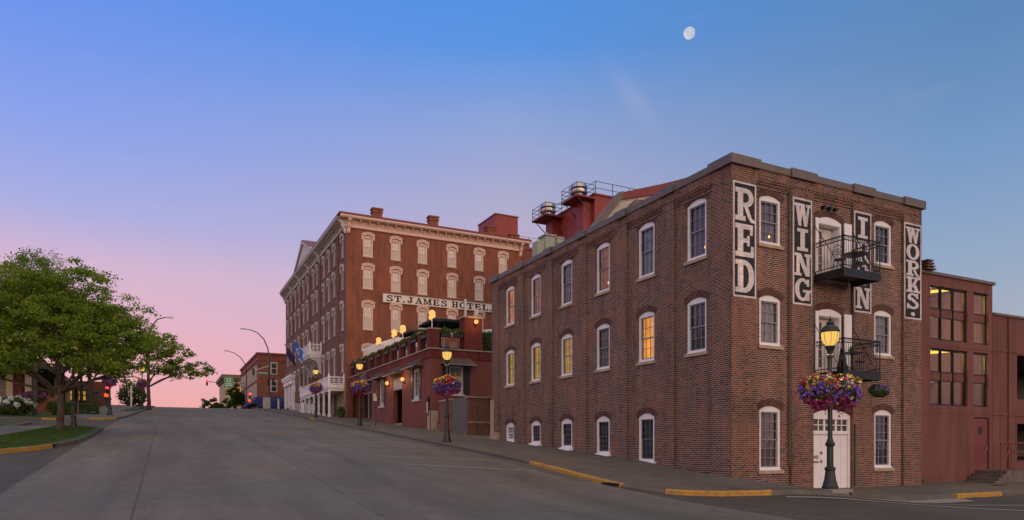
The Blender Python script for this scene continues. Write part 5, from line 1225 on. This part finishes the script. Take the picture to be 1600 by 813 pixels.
tag(m.build('ramp_railing', m_white), 'white wooden ramp railing at the hotel entrance', 'railing')
# flags on slanting poles from the balcony
def flag(loc, c1, label, seal, dx):
    T_ = empty('flag', loc, label, 'flag', 'flags on the hotel balcony')
    MB().tube([(0, 0, 0), (-1.5, -.2, 1.75)], .03, 6).ball((-1.5, -.2, 1.78), .06).build('pole', m_pole, T_)
    f = MB(); nu, nv = 12, 8
    for i in range(nu + 1):
        for j in range(nv + 1):
            u, v = i / nu, j / nv; bx_, bz_ = -1.5 + 1.3 * v, 1.70 - 1.52 * v
            f.v.append((bx_ + .30 * u * (1 - v) + .1 * math.sin(5 * u + 3 * v), -.2 - dx * u * .9 + .12 * math.sin(6 * u + 4 * v), bz_ - 1.45 * u + .05 * math.sin(8 * v)))
    f.f = [(i * (nv + 1) + j, (i + 1) * (nv + 1) + j, (i + 1) * (nv + 1) + j + 1, i * (nv + 1) + j + 1) for i in range(nu) for j in range(nv)]
    cl = f.build('cloth', c1, T_, smooth=True)
    if seal:
        P0 = Vector(f.v[6 * (nv + 1) + 4]); e1 = (Vector(f.v[8 * (nv + 1) + 4]) - P0).normalized(); e2 = (Vector(f.v[6 * (nv + 1) + 6]) - P0).normalized(); nn_ = e1.cross(e2).normalized()
        if nn_.y > 0: nn_ = -nn_
        for r0, mt_, off in ((.30, m_white, .03), (.20, seal, .04)):
            link('emblem', MB().poly([tuple(P0 + nn_ * off + e1 * r0 * math.cos(k * PI / 9) + e2 * r0 * math.sin(k * PI / 9)) for k in range(18)]).mesh('emblem', mt_), cl)
flag((14.8, 85.2, 12.6), paint('bright_blue_cloth', (.02, .16, .62), .8, .15, 2), 'bright blue flag with a round white emblem on the hotel balcony', paint('red_emblem', (.35, .08, .07), .7, .3, 6), .5)
flag((14.8, 90.5, 12.6), paint('navy_cloth', (.035, .035, .12), .8, .2, 2), 'dark navy flag hanging behind the bright blue one', None, .3)
bush('potted_plant', (16.3 - .75, 69.0, G(15.5, 69)), .38, .38, .55, 500, .16, m_leaf3, 'conical evergreen in a wooden planter beside the hotel corner', 'plant', seed=60, pot=lambda T_: MB().lathe([(.30, 0), (.42, .55), (.38, .55)], 12).build('pot', m_bark, T_))

# ------------------------------------------------------------------ roof structures behind the brick works
MC = empty('mechanical_building', (35, 52, 2), 'tall red metal clad building with rooftop exhaust fans behind the brick works', 'building')
MB().box(31.66, 39, 48.0, 56.2, 2, 22.35).build('wall', m_redmetal, MC, world=True)
MB().box(31.60, 33.2, 47.9, 51.2, 2, 18.9).box(31.58, 31.66, 51.2, 56.2, 2, 17.6).build('brick_shaft', m_brick_far, MC, world=True)
MB().box(31.56, 39.1, 47.9, 56.3, 22.35, 22.5).build('roof_edge', m_maroon, MC, world=True)
for y, nm_ in ((48.6, 1), (53.8, 2)):
    MB().box(30.9, 31.66, y - .1, y + 1.0, 2 if nm_ == 1 else 12, 22.0).build('duct', m_redmetal, MC, world=True)
    pf = MB().box(29.8, 31.66, y - .8, y + 1.7, 21.95, 22.1).build('platform', m_maroon, MC, world=True)
    r = MB(); 
    for zz in (.3, .65, 1.0): r.tube([(31.5, y - .75, 22.1 + zz), (29.85, y - .75, 22.1 + zz), (29.85, y + 1.65, 22.1 + zz), (31.6, y + 1.65, 22.1 + zz)], .025, 4)
    for q in ((31.5, y - .75), (30.7, y - .75), (29.85, y - .75), (29.85, y + .45), (29.85, y + 1.65)): r.cyl((q[0], q[1], 22.1), (q[0], q[1], 23.1), .03, n=4)
    link('railing', r.mesh('railing', m_black), pf); link('brace', MB().tube([(30.0, y - .6, 21.95), (31.6, y - .6, 20.6)], .04, 4).tube([(30.0, y + 1.4, 21.95), (31.6, y + 1.4, 20.6)], .04, 4).mesh('brace', m_black), pf)
    MB().lathe([(.55, 0), (.55, .25), (.42, .30), (.42, .45), (.72, .50), (.74, .72), (.50, .76), (.50, .86), (.72, .92), (.70, 1.15), (.52, 1.32), (.2, 1.38)], 20, c=(30.75, y + .4, 22.1)).build('exhaust_fan', m_chrome, MC, world=True)
r = MB()
for zz in (.55, 1.1): r.tube([(39, 48.2, 22.5 + zz), (31.9, 48.2, 22.5 + zz), (31.9, 56, 22.5 + zz)], .03, 4)
for x in (31.9, 33.6, 35.3, 37, 38.9): r.cyl((x, 48.2, 22.5), (x, 48.2, 23.6), .035, n=4)
r.build('railing', m_black, MC, world=True)
MB().lathe([(.45, 0), (.45, .1), (.2, .25)], 14, c=(32.4, 52, 22.75)).cyl((32.4, 52, 22.4), (32.4, 52, 22.8), .15).build('vent', m_black, MC, world=True)
RM = empty('roof_monitor', (23, 28, 10.4), 'maroon roofed white sided roof shed rising behind the brick parapet', 'roof shed')
m = MB().prism([(18.2, 10.42), (27.8, 10.42), (27.8, 16.9), (24.18, 15.55), (21.31, 14.55), (19.4, 12.5)], FX, 30.0, 30.5); m.build('siding', m_trim_grey, RM, world=True)
MB().prism([(21.2, 14.5), (21.2, 14.85), (24.18, 15.85), (28.0, 17.3), (28.0, 16.7), (24.18, 15.35)], FX, 29.8, 30.6).prism([(22.0, 14.1), (22.0, 14.45), (24.5, 15.1), (27.5, 15.9), (27.5, 15.5), (24.5, 14.75)], FX, 29.4, 29.99).build('roof', m_maroon, RM, world=True)
MB().prism([(18.0, 11.1), (18.4, 11.1), (21.4, 14.6), (21.4, 14.95), (21.15, 14.85)], FX, 29.7, 30.0).prism([(20.6, 13.0), (20.95, 13.0), (22.2, 14.3), (22.0, 14.5)], FX, 29.3, 29.69).build('rake_trim', m_cap, RM, world=True)
CT = empty('water_tank', (25.6, 44, 8), 'pale green roof tanks behind the low end of the brick parapet', 'tank')
MB().box(24.79, 25.55, 44, 45, 8, 17.0).box(24.7, 25.64, 43.9, 45.1, 17.0, 17.1).cyl((25.1, 44.4, 17.1), (25.1, 44.4, 17.35), .06).box(24.2, 24.8, 44.2, 45, 8, 16.6).build('box_tank', paint('pale_green_metal', (.33, .36, .29), .6, .12, 2), CT, world=True)
MB().lathe([(.5, 8), (.5, 16.6), (.54, 16.62), (.54, 16.7), (.5, 16.72), (.5, 16.95), (.54, 16.97), (.54, 17.08)], 18, c=(26.15, 44.6, 0)).build('round_tank', paint('pale_tank_metal', (.36, .37, .31), .6, .12, 2), CT, world=True)
r = MB()
for zz in (26.1, 26.65, 27.2): r.tube([(37.2, 75, zz), (42.5, 75, zz)], .035, 4)
for x in (37.2, 38.5, 39.8, 41.1, 42.4): r.cyl((x, 75, 25), (x, 75, 27.25), .04, n=4)
RB = empty('brick_block', (41, 72, 3), 'dark brick block with a thin roof railing between the hotel and the red metal building', 'building')
MB().box(37.0, 46, 72.0, 80, 3, 24.7).build('wall', m_brick_far, RB, world=True); r.build('railing', m_steel, RB, world=True); MB().box(36.9, 46.1, 71.9, 80.1, 24.7, 25.0).build('roof_edge', m_maroon, RB, world=True)
for x, z in ((37.6, 26.0), (40.0, 26.1)): MB().box(x, x + .9, 72.3, 73.1, 25.0, z).build('chimney', m_brick_far, RB, world=True)

# ------------------------------------------------------------------ far buildings past the crest
def far_window(parent, kind, plane, a, z, wd, ht, mat=m_trim_grey, pane=None):
    f = MB()
    def bx(c, A0, A1, D0, D1, Z0, Z1):
        if kind == 'F': c.box(A0, A1, plane - D1, plane - D0, Z0, Z1)
        else: c.box(plane - D1, plane - D0, A0, A1, Z0, Z1)
    bx(f, a - wd / 2, a - wd / 2 + .16, .0, .10, z, z + ht); bx(f, a + wd / 2 - .16, a + wd / 2, .0, .10, z, z + ht); bx(f, a - wd / 2 + .16, a + wd / 2 - .16, .0, .098, z + ht - .22, z + ht); bx(f, a - wd / 2 + .16, a + wd / 2 - .16, .0, .098, z, z + .14); bx(f, a - wd / 2 + .16, a + wd / 2 - .16, 0, .07, z + ht / 2 - .06, z + ht / 2 + .06)
    o = f.build('window', mat, parent, world=True); p_ = MB(); bx(p_, a - wd / 2 + .16, a + wd / 2 - .16, 0, .03, z + .14, z + ht - .22); link('pane', p_.mesh('pane', pane or m_pane_brown), o)
F1 = empty('brick_shop_building', (14.4, 128, 7.6), 'red brick corner building with a navy blue awning beyond the hill crest', 'building')
MB().box(14.33, 34, 128, 159, 6, 17.7).build('wall', m_brick_far, F1, world=True)
MB().box(14.1, 34.1, 127.8, 159.2, 17.7, 18.0).box(14.2, 34, 127.9, 159.1, 16.6, 16.9).build('roof_edge', paint('red_roof_edge', (.28, .06, .05), .6, .1, 2), F1, world=True)
for x in (17.0,): far_window(F1, 'F', 128, x, 14.2, 1.15, 2.2); far_window(F1, 'F', 128, x, 11.1, 1.15, 2.1)
for x in (22, 27): far_window(F1, 'F', 128, x, 14.2, 1.15, 2.2)
for k in range(12): far_window(F1, 'S', 14.33, 130.5 + k * 2.4, 13.3, 1.0, 2.6); far_window(F1, 'S', 14.33, 130.5 + k * 2.4, 10.4, 1.0, 2.3)
aw = MB().prism([(13.0, 8.9), (14.33, 10.3), (14.33, 8.9)], lambda a, b, d: (a, d, b), 127.0, 146).prism([(127.0, 8.3), (127.0, 9.6), (128, 10.3), (128, 8.3)], lambda a, b, d: (d, a, b), 14.3, 20.6)
aw.build('awning', paint('navy_awning', (.02, .03, .13), .7, .15, 2), F1, world=True)
F2 = empty('beige_building', (13, 185, 7), 'beige building with a dark bracketed cornice and a lit window, farthest up the street', 'building')
MB().box(13.0, 30, 185, 205, 6, 18.4).build('wall', paint('beige_stucco', (.50, .37, .23), .8, .1, 1), F2, world=True)
MB().box(12.2, 30, 184.2, 206, 18.4, 19.3).box(12.6, 30, 184.6, 205.5, 17.8, 18.4).build('cornice', paint('brown_cornice', (.16, .11, .08), .8, .2, 1), F2, world=True)
far_window(F2, 'F', 185, 16.0, 13.2, 1.9, 3.3, pane=m_cur_bright); far_window(F2, 'F', 185, 20.2, 13.2, 1.9, 3.3)
# long low building behind the trees on the left
LB = empty('porch_building', (-12, 70, 4.5), 'low red brick building with a columned porch and lit windows behind the maples', 'building')
MB().box(-30, -11.2, 72.5, 112, 4, 9.6).build('wall', m_brick_far, LB, world=True)
MB().box(-34, -9.0, 69.6, 112.5, 8.1, 8.6).box(-11.2, -10.2, 95, 112, 4.5, 8.0).build('roof', m_pole, LB, world=True)
MB().box(-30, -10.75, 70.1, 70.4, 3.6, 5.45).box(-10.75, -9.1, 69.8, 70.3, 3.6, 5.9).prism([(-9.1, 3.6), (-9.1, 5.9), (-6.6, 4.7), (-6.6, 3.6)], FX, 69.8, 70.1).build('porch_wall', m_brick_far, LB, world=True)
for x in (-24, -20.6, -17.2, -13.9, -11.9, -10.6): MB().box(x, x + .45, 70.0, 70.45, 5.45, 8.1).build('column', m_stone, LB, world=True)
MB().box(-9.5, -9.1, 78, 78.4, 4.9, 8.1).box(-9.5, -9.1, 86, 86.4, 5.4, 8.1).build('column', m_stone, LB, world=True)
for k in range(6): far_window(LB, 'F', 72.5, -28 + k * 3.0, 5.2, 1.8, 2.3, pane=m_pane_brown)
for k in range(9):
    far_window(LB, 'S', -11.15, 75 + k * 2.6, 5.4 + k * .15, 1.9, 2.4, mat=m_sash_dk, pane=m_pane_brown)
for k in range(6): far_window(LB, 'F', 95, -10.95 + k * .0, 5.9, .5, 2.0, pane=m_cur_yellow) if k == 0 else None
EB = MB().box(-11.2, -6.8, 96, 108, 5.5, 9.3).build('brick_wing', m_brick_far, LB, world=True)
for x in (-10.2, -8.9, -7.6): far_window(LB, 'F', 96, x, 6.9, 1.0, 1.4, mat=m_sash_dk, pane=m_cur_yellow if x < -8 else m_pane_brown)

# ------------------------------------------------------------------ road poles, traffic signals, signs
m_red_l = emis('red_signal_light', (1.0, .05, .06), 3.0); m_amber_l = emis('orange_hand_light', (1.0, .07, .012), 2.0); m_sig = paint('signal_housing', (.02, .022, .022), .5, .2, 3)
def cobra(loc, pts, label, r0=.13, lit=False):
    T_ = empty('road_light_pole', loc, label, 'light pole', 'curved steel road light poles')
    MB().tube(pts, [r0 - (r0 - .05) * k / (len(pts) - 1) for k in range(len(pts))], 10).lathe([(.22, 0), (.22, .3), (.15, .45)], 10).build('pole', m_pole, T_)
    e = Vector(pts[-1]); MB().prism([(-.75, -.02), (-.7, .08), (0, .14), (.1, .02), (0, -.06)], lambda a, b, d: (e.x + a, e.y + d, e.z + b), -.16, .16).build('luminaire', m_steel, T_)
    return T_
CP1 = cobra((14.13, 112, G(14.13, 112)), [(0, 0, 0), (.04, 0, 5), (.05, 0, 7.8), (-.15, 0, 9.3), (-.75, 0, 10.7), (-1.7, 0, 11.6), (-2.7, 0, 11.95), (-3.4, 0, 12.0)], 'tallest curved steel light pole at the hotel end of the street')
CP2 = cobra((13.19, 135, G(13.2, 135)), [(0, 0, 0), (-.05, 0, 5.5), (-.07, 0, 7.5), (-.3, 0, 9.0), (-1.0, 0, 10.1), (-2.1, 0, 10.9), (-3.2, 0, 11.2)], 'curved steel light pole past the crest carrying the long signal arm', .12)
cobra((-1.94, 95, G(-1.94, 95)), [(0, 0, 0), (.04, 0, 6), (.08, 0, 8.6), (.35, 0, 9.9), (.95, 0, 10.8), (1.9, 0, 11.1), (2.6, 0, 11.05)][:5] + [(1.8, 0, 11.1), (2.6, 0, 11.1)], 'curved steel light pole rising out of the maple crowns', .12)
def signal(loc, label, kind='off', back=False):
    T_ = empty('traffic_signal', loc, label, 'traffic light', 'traffic signals at the crest crossing')
    n = 3 if kind[:3] != 'ped' else 2; b = MB(); b.box(-.17, .17, -.12, .12, -.17 - .34 * (n - 1), .17)
    b.build('housing', m_sig, T_)
    for k in range(n):
        z = -.34 * k; v = MB(); nn_ = 10
        pts = [(.15 * math.cos(PI * q / nn_), .15 * math.sin(PI * q / nn_)) for q in range(nn_ + 1)]
        for (a, b2), (c, d2) in zip(pts[:-1], pts[1:]): v.poly([(a, -.12, z + b2), (c, -.12, z + d2), (c, -.34, z + d2), (a, -.34, z + b2)])
        v.build('visor', m_sig, T_)
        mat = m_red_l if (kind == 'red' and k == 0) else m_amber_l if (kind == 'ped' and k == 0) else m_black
        MB().cyl((0, -.12, z), (0, -.20, z), .14 if mat is m_black else .23, n=16).build('lens', mat, T_)  # lit lens drawn oversize, its bloom put into the disc
    return T_
signal((14.03, 111.7, 11.75), 'dark traffic signal on the left side of the tallest pole'); signal((14.72, 111.7, 11.85), 'dark traffic signal on the right side of the tallest pole')
signal((11.85, 111.6, 13.2), 'dark traffic signal at the end of the short diagonal arm'); signal((14.75, 111.7, 10.55), 'dark walk signal low on the right side of the tallest pole', 'pedoff')
ma = MB().tube([(14.13, 111.9, 13.9), (11.8, 111.8, 13.05)], .07, 6).tube([(14.13, 111.9, 12.7), (11.9, 111.8, 12.95)], .03, 5); ma.build('signal_arm', m_trim_grey, CP1, world=True)
SGN = empty('street_name_sign', (13.3, 111.5, 12.55), 'small green street name sign under the short signal arm', 'sign'); MB().box(-.85, .75, -.02, .02, 0, .38).build('plate', paint('green_sign', (.015, .16, .10), .5, .1, 3), SGN)
q = MB(); [q.box(-.7 + k * .19, -.58 + k * .19, -.03, -.021, .12, .28) for k in range(7)]; q.build('marking', m_white, SGN)
lm = MB().tube([(13.1, 135, 12.2), (10.5, 135, 12.6), (8.6, 135, 13.0), (6.7, 135, 13.15)], .06, 6).tube([(13.1, 135, 13.0), (10.3, 135, 12.95), (9.0, 135, 13.05)], .05, 6); lm.build('signal_arm', m_pole, CP2, world=True)
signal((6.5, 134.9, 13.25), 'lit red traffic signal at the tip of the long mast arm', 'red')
s_ = empty('parking_sign', (10.1, 134.8, 12.2), 'square green sign hanging on the long mast arm', 'sign'); MB().box(-.75, .75, -.03, .03, 0, 1.9).build('plate', paint('pale_green_sign', (.10, .36, .20), .5, .1, 3), s_); q = MB(); q.box(-.3, -.2, -.04, -.031, .95, 1.6).box(.2, .3, -.04, -.031, .95, 1.6).box(-.2, .2, -.04, -.031, 1.5, 1.6).box(-.2, .2, -.04, -.031, .95, 1.05).box(-.55, .55, -.04, -.031, .3, .45).box(-.55, .55, -.04, -.031, .6, .7); q.build('marking', m_white, s_)
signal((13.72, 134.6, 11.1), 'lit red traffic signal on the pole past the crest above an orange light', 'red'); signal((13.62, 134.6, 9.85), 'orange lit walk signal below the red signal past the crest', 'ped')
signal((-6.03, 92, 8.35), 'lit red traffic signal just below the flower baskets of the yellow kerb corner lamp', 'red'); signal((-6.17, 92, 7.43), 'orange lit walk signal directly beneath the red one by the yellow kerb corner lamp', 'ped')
tag(MB().cyl((-6.1, 92.2, G(-6.1, 92)), (-6.1, 92.2, 8.6), .07).build('signal_post', m_pole), 'dark post carrying the red and orange signals behind the corner lamp', 'post')
cb = empty('utility_cabinet', (13.6, 110.2, G(13.6, 110)), 'grey metal utility cabinet at the foot of the tallest pole', 'cabinet'); MB().box(-.48, .48, -.4, .4, 0, 1.6).box(-.52, .52, -.45, .45, 1.6, 1.68).build('body', m_steel, cb); MB().box(-.40, .40, -.43, -.40, .15, 1.5).build('door', m_steel, cb)
for k, (x, y, lb) in enumerate(((14.2, 89, 'thin dark parking meter on the kerb near the hotel entrance'),)):
    T_ = empty('parking_meter', (x - 1.6, y, G(x, y)), lb, 'parking meter'); MB().cyl((0, 0, 0), (0, 0, 1.1), .03).build('post', m_black, T_); MB().box(-.08, .08, -.06, .06, 1.1, 1.3).ball((0, 0, 1.32), .09).build('head', m_black, T_)
T_ = empty('street_sign', (13.75, 49.9, G(13.75, 49.9)), 'small parking sign on a thin leaning post before the red building', 'sign')
MB().cyl((0, 0, 0), (.05, 0, 2.65), .028).build('post', m_bark, T_); MB().box(-.17, .10, -.05, -.035, 1.85, 2.4).build('plate', m_trim_grey, T_); MB().box(.02, .16, -.07, -.055, 2.2, 2.65).build('plate', paint('red_sign', (.35, .05, .04), .6, .1, 4), T_)
for k, (x, y, h_, lb) in enumerate(((15.6, 113, 1.0, 'left'), (17.6, 113, 1.9, 'right'))):
    tag(MB().box(x, x + .22, y, y + .22, G(x, y), G(x, y) + h_ + .5).box(x - .03, x + .25, y - .03, y + .25, G(x, y) + h_ + .5, G(x, y) + h_ + .58).build('gate_post', m_white), '%s white wooden post before the navy awning' % lb, 'post', 'white posts by the awning')
tag(MB().box(-4.62 + .35, -4.62 + .41, 43.6, 43.66, G(-4.3, 43.6), G(-4.3, 43.6) + 3.6).build('sign_post', m_pole), 'plain grey steel post close beside the biggest maple trunk', 'post')
tag(MB().box(-4.0, -3.82, 98, 98.18, G(-4, 98), G(-4, 98) + 2.6).build('bollard', m_white), 'thin white post standing at the top of the pale sidewalk under the maples', 'post')

# ------------------------------------------------------------------ trees
def limb(m_, p, q, r0, r1, bend, rnd, n=6):
    p, q = Vector(p), Vector(q); pts = []; L_ = (q - p).length
    off = Vector((rnd.uniform(-1, 1), rnd.uniform(-1, 1), rnd.uniform(.2, 1))) * bend * L_
    for k in range(n + 1):
        t_ = k / n; pts.append(p.lerp(q, t_) + off * math.sin(PI * t_) + Vector((rnd.uniform(-1, 1), rnd.uniform(-1, 1), 0)) * .02 * L_ * (0 < k < n))
    m_.tube(pts, [r0 + (r1 - r0) * k / n for k in range(n + 1)], 8); return pts
def tree(name, loc, trunk_h, lobes, n_cl, per, lsize, mat, label, group, r0=.19, seed=1, spray=(.52, .52, .24), fork=3, aspect=.6):
    rnd = random.Random(seed); r = np.random.default_rng(seed)
    T_ = empty(name, loc, label, 'tree', group); tr = MB()
    fk = Vector((rnd.uniform(-.1, .1), rnd.uniform(-.1, .1), trunk_h))
    tr.lathe([(r0 * 1.4, -.1), (r0 * 1.12, .12), (r0, .5)], 10); limb(tr, (0, 0, .4), fk, r0, r0 * .82, .02, rnd)
    limb(tr, fk, (fk.x, fk.y, trunk_h + (lobes[0][2] - trunk_h) * .8), r0 * .80, r0 * .25, .0, rnd)
    C = []; 
    wts = np.array([l[3] * l[4] * l[5] for l in lobes]); wts = wts / wts.sum()
    for l in lobes:
        c = Vector(l[:3]); hz_ = max(.80, min(1.9, (c.z - 2.2) / trunk_h * .8)); a = limb(tr, (fk.x, fk.y, trunk_h * hz_ * (.92 + .1 * rnd.random())), c, r0 * .40, r0 * .14, .08, rnd)
        for _ in range(6):
            d_ = Vector((rnd.gauss(0, 1), rnd.gauss(0, 1), rnd.gauss(0, .6))).normalized(); e = c + Vector((d_.x * l[3], d_.y * l[4], d_.z * l[5])) * .85
            limb(tr, a[rnd.randint(3, 6)], e, r0 * .16, r0 * .03, .08, rnd, 4)
    for i in range(n_cl):
        l = lobes[r.choice(len(lobes), p=wts)]; d_ = r.normal(0, 1, 3); d_ /= np.linalg.norm(d_); rad = r.uniform(.25, 1) ** .45
        C.append(np.array(l[:3]) + d_ * rad * np.array(l[3:6]) * (1 + .17 * r.normal()))
    C = np.array(C); sc_ = r.uniform(.6, 1.35, (len(C), 1, 1))
    P_ = (C[:, None, :] + r.normal(0, .45, (len(C), per, 3)) * np.array(spray) * sc_ ); P_[..., 2] -= ((P_[..., :2] - C[:, None, :2]) ** 2).sum(-1) * .35
    P_ = P_.reshape(-1, 3); nrm = np.tile([0, 0, .7], (len(P_), 1)) + r.normal(0, .6, (len(P_), 3))
    link('crown', leaf_mesh('crown', P_, nrm, lsize, mat, jitter=.3, aspect=aspect), T_)
    tr.build('trunk', m_bark, T_, smooth=True)
    return T_
z0 = G(-4.65, 40.1)
big = tree('maple_tree', (-4.65, 40.1, z0), 2.3, [(-1.5, 0, 7.1, 1.3, 1.5, 1.35), (.9, .3, 7.0, 1.4, 1.5, 1.2), (-.3, .4, 5.9, 1.7, 1.6, 1.3), (-2.9, .2, 5.6, 1.6, 1.8, 1.3), (2.3, 0, 5.6, 1.4, 1.6, 1.2), (0, -1.5, 4.8, 1.9, 1.5, 1.3), (.2, 1.7, 4.6, 2.0, 1.7, 1.3), (-3.4, .6, 3.9, 1.5, 1.6, 1.0), (3.5, .4, 4.7, 1.1, 1.1, .8), (2.0, -.8, 3.9, 1.4, 1.3, .9), (-1.8, -1.2, 3.3, 1.4, 1.3, .8), (3.2, 1.0, 3.4, 1.1, 1.0, .5), (-4.4, .3, 3.7, 1.3, 1.5, .9), (1.6, -1.4, 3.1, 1.1, 1.1, .5), (-3.6, -.6, 2.7, 1.0, 1.0, .45), (2.9, -.4, 2.7, .8, .8, .35)], 600, 110, .135, m_leaf, 'biggest green maple, its trunk rising from the grass island with yellow kerb', 'street trees', .165, 11)
tree('honey_locust_tree', (-8.7, 61.5, G(-8.7, 61.5)), 4.2, [(.2, 0, 10.2, 1.5, 1.6, 1.9), (1.6, 0, 8.8, 1.7, 1.6, 1.7), (-1.5, 0, 9.0, 1.8, 1.6, 1.6), (.2, 0, 7.4, 2.4, 1.8, 1.4), (2.4, 0, 7.0, 1.8, 1.6, 1.2)], 420, 70, .17, m_leaf2, 'feathery fine-leaved tree rising behind the biggest maple', 'street trees', .15, 5, spray=(.5, .5, .4), aspect=.35)
tree('maple_tree', (-1.75, 88.0, G(-1.75, 88)), 3.2, [(0, 0, 7.6, 1.7, 1.8, 1.6), (1.6, 0, 7.3, 1.6, 1.5, 1.5), (3.2, 0, 6.0, 1.8, 1.5, 1.2), (5.0, 0, 4.7, 1.5, 1.3, .8), (1.2, 0, 5.0, 2.4, 1.8, 1.2), (-1.1, 0, 7.0, 1.5, 1.5, 1.1), (3.1, 0, 4.0, 1.7, 1.3, .6)], 210, 50, .25, m_leaf, 'smaller maple leaning over the road near the crest', 'street trees', .2, 21)
tree('maple_tree', (-6.2, 74.0, G(-6.2, 74)), 3.0, [(0, 0, 8.4, 2.4, 2.2, 2.2), (2.0, 0, 7.0, 2.2, 2.0, 1.8), (-2.4, 0, 6.8, 2.4, 2.0, 1.9), (.3, 0, 5.0, 3.0, 2.2, 1.2), (2.0, 0, 5.2, 1.4, 1.5, 1.0)], 330, 46, .27, m_leaf3, 'dark full maple behind the lamp beside the yellow corner kerb', 'street trees', .2, 31)
tree('maple_tree', (-12.5, 64.0, G(-12, 64)), 3.0, [(0, 0, 7.4, 2.6, 2.2, 2.2), (-2.4, 0, 6.0, 2.4, 2.0, 1.7), (2.4, 0, 5.9, 2.3, 2.0, 1.6), (.3, 0, 4.6, 3.2, 2.2, 1.0)], 280, 46, .27, m_leaf3, 'dark maple standing before the columned porch', 'street trees', .2, 41)
tree('maple_tree', (-8.4, 90.0, G(-8, 90)), 2.6, [(0, 0, 6.4, 2.4, 2.2, 2.2), (2.4, 0, 4.6, 2.0, 2.0, 1.5), (-2.4, 0, 5.0, 2.4, 2.0, 1.5)], 150, 46, .32, m_leaf3, 'dark tree beyond the porch building columns', 'street trees', .18, 51)
tree('small_tree', (12.4, 150, 7.4), 1.5, [(0, 0, 4.6, 1.6, 1.6, 2.6), (1.3, 0, 3.6, 1.5, 1.5, 1.6), (-.8, 0, 3.0, 1.5, 1.4, 1.3)], 110, 40, .4, m_leaf3, 'dark green tree in front of the beige building over the crest', 'trees over the crest', .15, 61)
tree('small_tree', (8.8, 165, 7.2), 1.0, [(0, 0, 3.6, 1.9, 1.6, 1.5), (1.2, 0, 2.8, 1.6, 1.5, 1.2)], 70, 40, .4, m_leafb, 'pale yellow green tree alone on the crest under the red signal', 'trees over the crest', .15, 71)
bush('hydrangea_bush', (-9.85, 60.2, G(-9.8, 60)), 1.35, .9, .70, 2600, .15, m_leaf3, 'hydrangea bush covered in white blossom before the brick porch wall', 'bush', flowers=[('white_flowers', m_petal_h, 60, .28)], seed=3)
bush('hedge', (-7.0, 62.6, G(-7, 62)), .70, .6, .50, 2000, .12, m_leaf3, 'clipped dark green hedge directly behind the big tree trunk', 'hedge', 'clipped hedges on the left lawn', boxy=True, stem=True, seed=7)
bush('hedge', (-5.95, 66.5, G(-6, 66)), .95, .7, .42, 2200, .12, m_leaf3, 'longer clipped hedge beyond the biggest maple, nearer the sidewalk', 'hedge', 'clipped hedges on the left lawn', boxy=True, stem=True, seed=9)
bush('shrub', (-3.95, 101.5, G(-4, 101)), 1.7, 1.2, 1.5, 2600, .26, m_leaf3, 'dark rounded shrub near the crest between two lamps with baskets', 'bush', seed=12)
bush('shrub', (-8.2, 69.0, G(-8, 69)), .8, .6, .5, 900, .16, m_leafb, 'low light green shrub by the slanting brick stair wall', 'bush', seed=13)
fx_ = bush('flower_bed', (-9.9, 69.3, G(-9.9, 69.3) + .75), .9, .3, .5, 700, .14, m_leaf3, 'red and purple flowers massed on the brick porch wall', 'flowers', flowers=[('red_flowers', m_petal_m, 160, .12), ('purple_flowers', m_petal_v, 120, .12)], seed=14, stem=False)
# grass blades along the near verge
r = np.random.default_rng(9); n = 16000; yy = r.uniform(27.6, 44.8, n); tt = r.uniform(0, 1, n); P_ = []
for y, t_ in zip(yy, tt):
    xr = np.interp(y, [28.2, 29.6, 31.5, 34.5, 38, 43.2, 44.9], [-5.0, -4.2, -3.65, -3.3, -3.2, -3.2, -4.2]) - .2; xl = -7.2 + 1.9 * (y - 26.9) / 18.1
    x = xl + (xr - xl) * t_; P_.append((x, y, G(x, y) + .03))
gm = leaf_mesh('grass_blades', np.array(P_), np.tile([1.0, -.5, .1], (n, 1)), .07, leafmat('grass_blades', (.022, .055, .008), (.07, .13, .018), .3), jitter=1.0, aspect=.3)
tag(link('grass_blades', gm), 'short green grass on the island under the big tree', 'grass', kind='stuff')

# ------------------------------------------------------------------ moon
dvec = (FWD * 1.0 + RIGHT * .2567 + Vector((0, 0, .5978))) * 1500 + Vector((0, 0, 1.6))
mo = MB().ball((0, 0, 0), 12.2, 48, 24).build('moon', None, None, tuple(dvec), smooth=True)
m, t, p, o = newmat('moon_surface'); tcn = t.nodes.new('ShaderNodeTexCoord'); e = t.nodes.new('ShaderNodeEmission')
n_ = noise(t, tcn.outputs['Object'], .10, 4, .6)
t.links.new(ramp(t, [(.40, lin((186, 192, 208))), (.62, lin((206, 216, 226)))], n_), e.inputs[0]); t.links.new(e.outputs[0], o.inputs[0]); mo.data.materials.append(m)
tag(mo, 'pale full moon in the clear sky above the brick building', 'moon')
